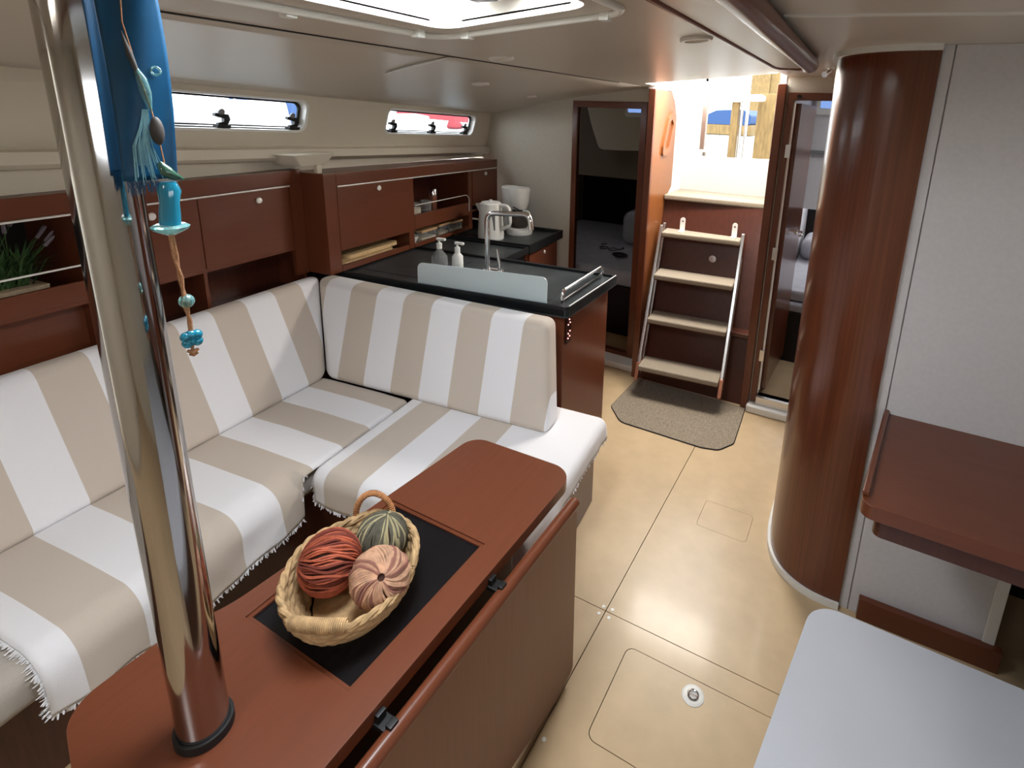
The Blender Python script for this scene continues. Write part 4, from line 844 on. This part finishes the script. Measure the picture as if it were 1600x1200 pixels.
wn = struct('window_4', MB().prism(rpoly(rect(-0.372, -0.18, 1.755, 1.895), .02), 4.37, 4.405, 'y', [rpoly(rect(-0.345, -0.20, 1.80, 1.875), .01)]), 'white_plastic', bevel=.004)
part('pane', MB().box(-0.35, -0.195, 4.385, 4.399, 1.795, 1.88), 'sky_lit_pane', wn)
t = thing('berth', 'berth with grey mattress behind the open starboard door', 'bed', (0.4, 4.3, 0.06))
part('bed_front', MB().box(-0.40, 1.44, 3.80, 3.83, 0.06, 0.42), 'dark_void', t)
part('mattress', MB().box(-0.40, 1.44, 3.81, 5.30, 0.42, 0.49), 'mattress', t, bevel=.02, seg=3)
part('mattress', MB().box(-0.40, 1.44, 3.83, 5.30, 0.495, 0.57), 'mattress', t, bevel=.02, seg=3)
solo('berth_pillow', MB().box(-0.38, 0.2, 4.75, 5.2, 0.572, 0.75), 'mattress', 'grey pillow on the starboard berth', 'pillow', bevel=.07, seg=4)

# ================================================================== outside: cockpit, neighbouring boats, quay
struct('floor_cockpit', MB().box(-1.185, -0.435, 3.80, 5.41, 1.10, 1.16).box(-2.0, 0.6, 5.41, 6.3, 1.10, 1.16), 'gelcoat')
struct('wall_cockpit_port', MB().box(-2.3, -1.9, 5.42, 6.3, 1.10, 1.50), 'gelcoat', bevel=.03)
solo('sea_water', MB().box(-60, 60, -40, 80, -0.62, -0.60), 'sea', 'calm grey-blue harbour water around the boat', 'water', kind='stuff')
t = thing('steering_pedestal', 'teak and steel steering pedestal with white top in the cockpit', 'pedestal', (-1.13, 5.6, 1.161))
part('teak_post', MB().box(-1.245, -1.175, 5.56, 5.64, 1.16, 1.86), 'timber_yellow', t, bevel=.004)
for x in (-1.145, -1.09): part('steel_tube', MB().tube([(x, 5.58, 1.16), (x, 5.58, 1.88)], .016, 12), 'brushed_alu', t)
part('top', MB().box(-1.30, -0.95, 5.48, 5.70, 1.87, 1.93), 'gelcoat', t, bevel=.02, seg=3)
solo('cockpit_locker', MB().box(-1.03, -0.55, 5.75, 5.85, 1.16, 1.95), 'timber_yellow', 'yellow teak panel beside the steering pedestal', 'panel', bevel=.006)
t = thing('covered_boat', 'boat under a blue cover astern of the cockpit', 'boat', (-2.6, 11.0, -0.6))
part('hull', MB().hexa([(-2.55, 10.2, -.6), (-1.9, 10.2, -.6), (-1.9, 13, -.6), (-2.55, 13, -.6), (-2.75, 9.8, 1.40), (-1.8, 9.8, 1.40), (-1.8, 13.4, 1.40), (-2.75, 13.4, 1.40)]), 'gelcoat', t, bevel=.05)
part('strake', MB().box(-2.70, -1.82, 9.8, 13.3, 1.40, 1.58), 'timber_yellow', t, bevel=.02)
part('cover', MB().prism(rpoly([(-2.75, 1.58), (-1.85, 1.58), (-1.85, 1.74), (-2.0, 1.84), (-2.45, 1.82), (-2.70, 1.70)], .05), 9.8, 13.0, 'y'), 'canvas_blue', t, bevel=.03)
for i, (x, h, lab) in enumerate(((-0.9, 3.0, 'thick yellow timber pile beyond the cockpit'), (-3.9, 2.6, 'timber pile standing left of the blue covered boat'))):
    solo('mooring_pile', MB().lathe([(0, -.6), (.16, -.6), (.15, h), (.12, h + .05), (0, h + .05)], 20, (x, 9.2 + i, 0)), 'timber_yellow', lab, 'pile')
t = thing('reed_fence', 'tall yellow reed fence on the quay beyond the stern', 'fence', (0, 16, -0.6))
for k in range(20):
    part('board', MB().box(-3.1 + k * .5, -2.605 + k * .5, 16 + random.uniform(-.04, .04), 16.08, 1.3, 3.4 + random.uniform(-.15, .15)), 'timber_yellow', t)
part('quay_wall', MB().box(-3.2, 7.5, 15.9, 16.6, -0.6, 1.3), 'dock_grey', t)
def moored(x, y, L, beam, top, label, cover, mcol):
    q = thing('moored_boat', label, 'boat', (x, y, -0.6), W, 'boats moored alongside')
    def hull(u, v):
        s_ = 2 * u - 1; wd = beam * (1 - abs(s_) ** 2.6) ** .5 * (.62 + .38 * min(1, v * 1.4)); z = -0.6 + (top + .6 + .22 * s_ * s_) * v
        return (x - wd, y + s_ * L, z)
    part('hull', MB().grid(28, 8, hull).grid(28, 8, lambda u, v: (2 * x - hull(u, v)[0], hull(u, v)[1], hull(u, v)[2])), 'gelcoat', q)
    part('deck', MB().prism([(x - beam * (1 - abs(2 * k / 16 - 1) ** 2.6) ** .5 * .99, y + (2 * k / 16 - 1) * L) for k in range(17)] + [(x + beam * (1 - abs(2 * k / 16 - 1) ** 2.6) ** .5 * .99, y + (2 * k / 16 - 1) * L) for k in range(15, 0, -1)], top - .04, top, 'z'), 'gelcoat', q)
    part('cabin_trunk', MB().hexa([(x - .8, y - L * .5, top), (x + .8, y - L * .5, top), (x + .8, y + L * .35, top), (x - .8, y + L * .35, top), (x - .6, y - L * .4, top + .33), (x + .6, y - L * .4, top + .33), (x + .6, y + L * .3, top + .36), (x - .6, y + L * .3, top + .36)]), 'gelcoat', q, bevel=.05)
    for k in range(3): part('cabin_window', MB().hexa([(x + .78, y - L * .3 + k * L * .18, top + .08), (x + .80, y - L * .3 + k * L * .18, top + .08), (x + .80, y - L * .3 + k * L * .18 + L * .12, top + .08), (x + .78, y - L * .3 + k * L * .18 + L * .12, top + .08), (x + .66, y - L * .3 + k * L * .18, top + .26), (x + .72, y - L * .3 + k * L * .18, top + .26), (x + .72, y - L * .3 + k * L * .18 + L * .12, top + .26), (x + .66, y - L * .3 + k * L * .18 + L * .12, top + .26)]), 'grey_plastic', q)
    part('canvas', MB().hexa([(x - .85, y + cover[0], top + .02), (x + .95, y + cover[0], top + .02), (x + .95, y + cover[1], top + .02), (x - .85, y + cover[1], top + .02), (x - .6, y + cover[0] + .15, cover[2]), (x + .75, y + cover[0] + .15, cover[2]), (x + .75, y + cover[1] - .15, cover[2]), (x - .6, y + cover[1] - .15, cover[2])]), mcol, q, bevel=.06, seg=3)
    part('mast', MB().tube([(x, y - .6, top), (x, y - .6, top + 7)], .07, 12), 'brushed_alu', q)
    for s_ in (-1, 1): part('stay', MB().tube([(x + beam * .9, y - .6 + s_ * .8, top), (x, y - .6, top + 6.5)], .012, 6), 'rail_metal', q)
    part('guard_rail', MB().tube([(x + beam * .80, y - L * .6, top + .42), (x + beam * .92, y, top + .42), (x + beam * .80, y + L * .6, top + .42)], .012, 8), 'rail_metal', q)
moored(-7.6, 3.6, 4.2, 1.5, 1.34, 'white yacht with blue canvas moored abeam of the long window', (1.15, 2.5, 2.05), 'canvas_blue')
moored(-8.2, 12.1, 4.0, 1.5, 1.26, 'white boat with red canopy moored abeam of the short window', (-3.6, -0.4, 1.80), 'canvas_red')
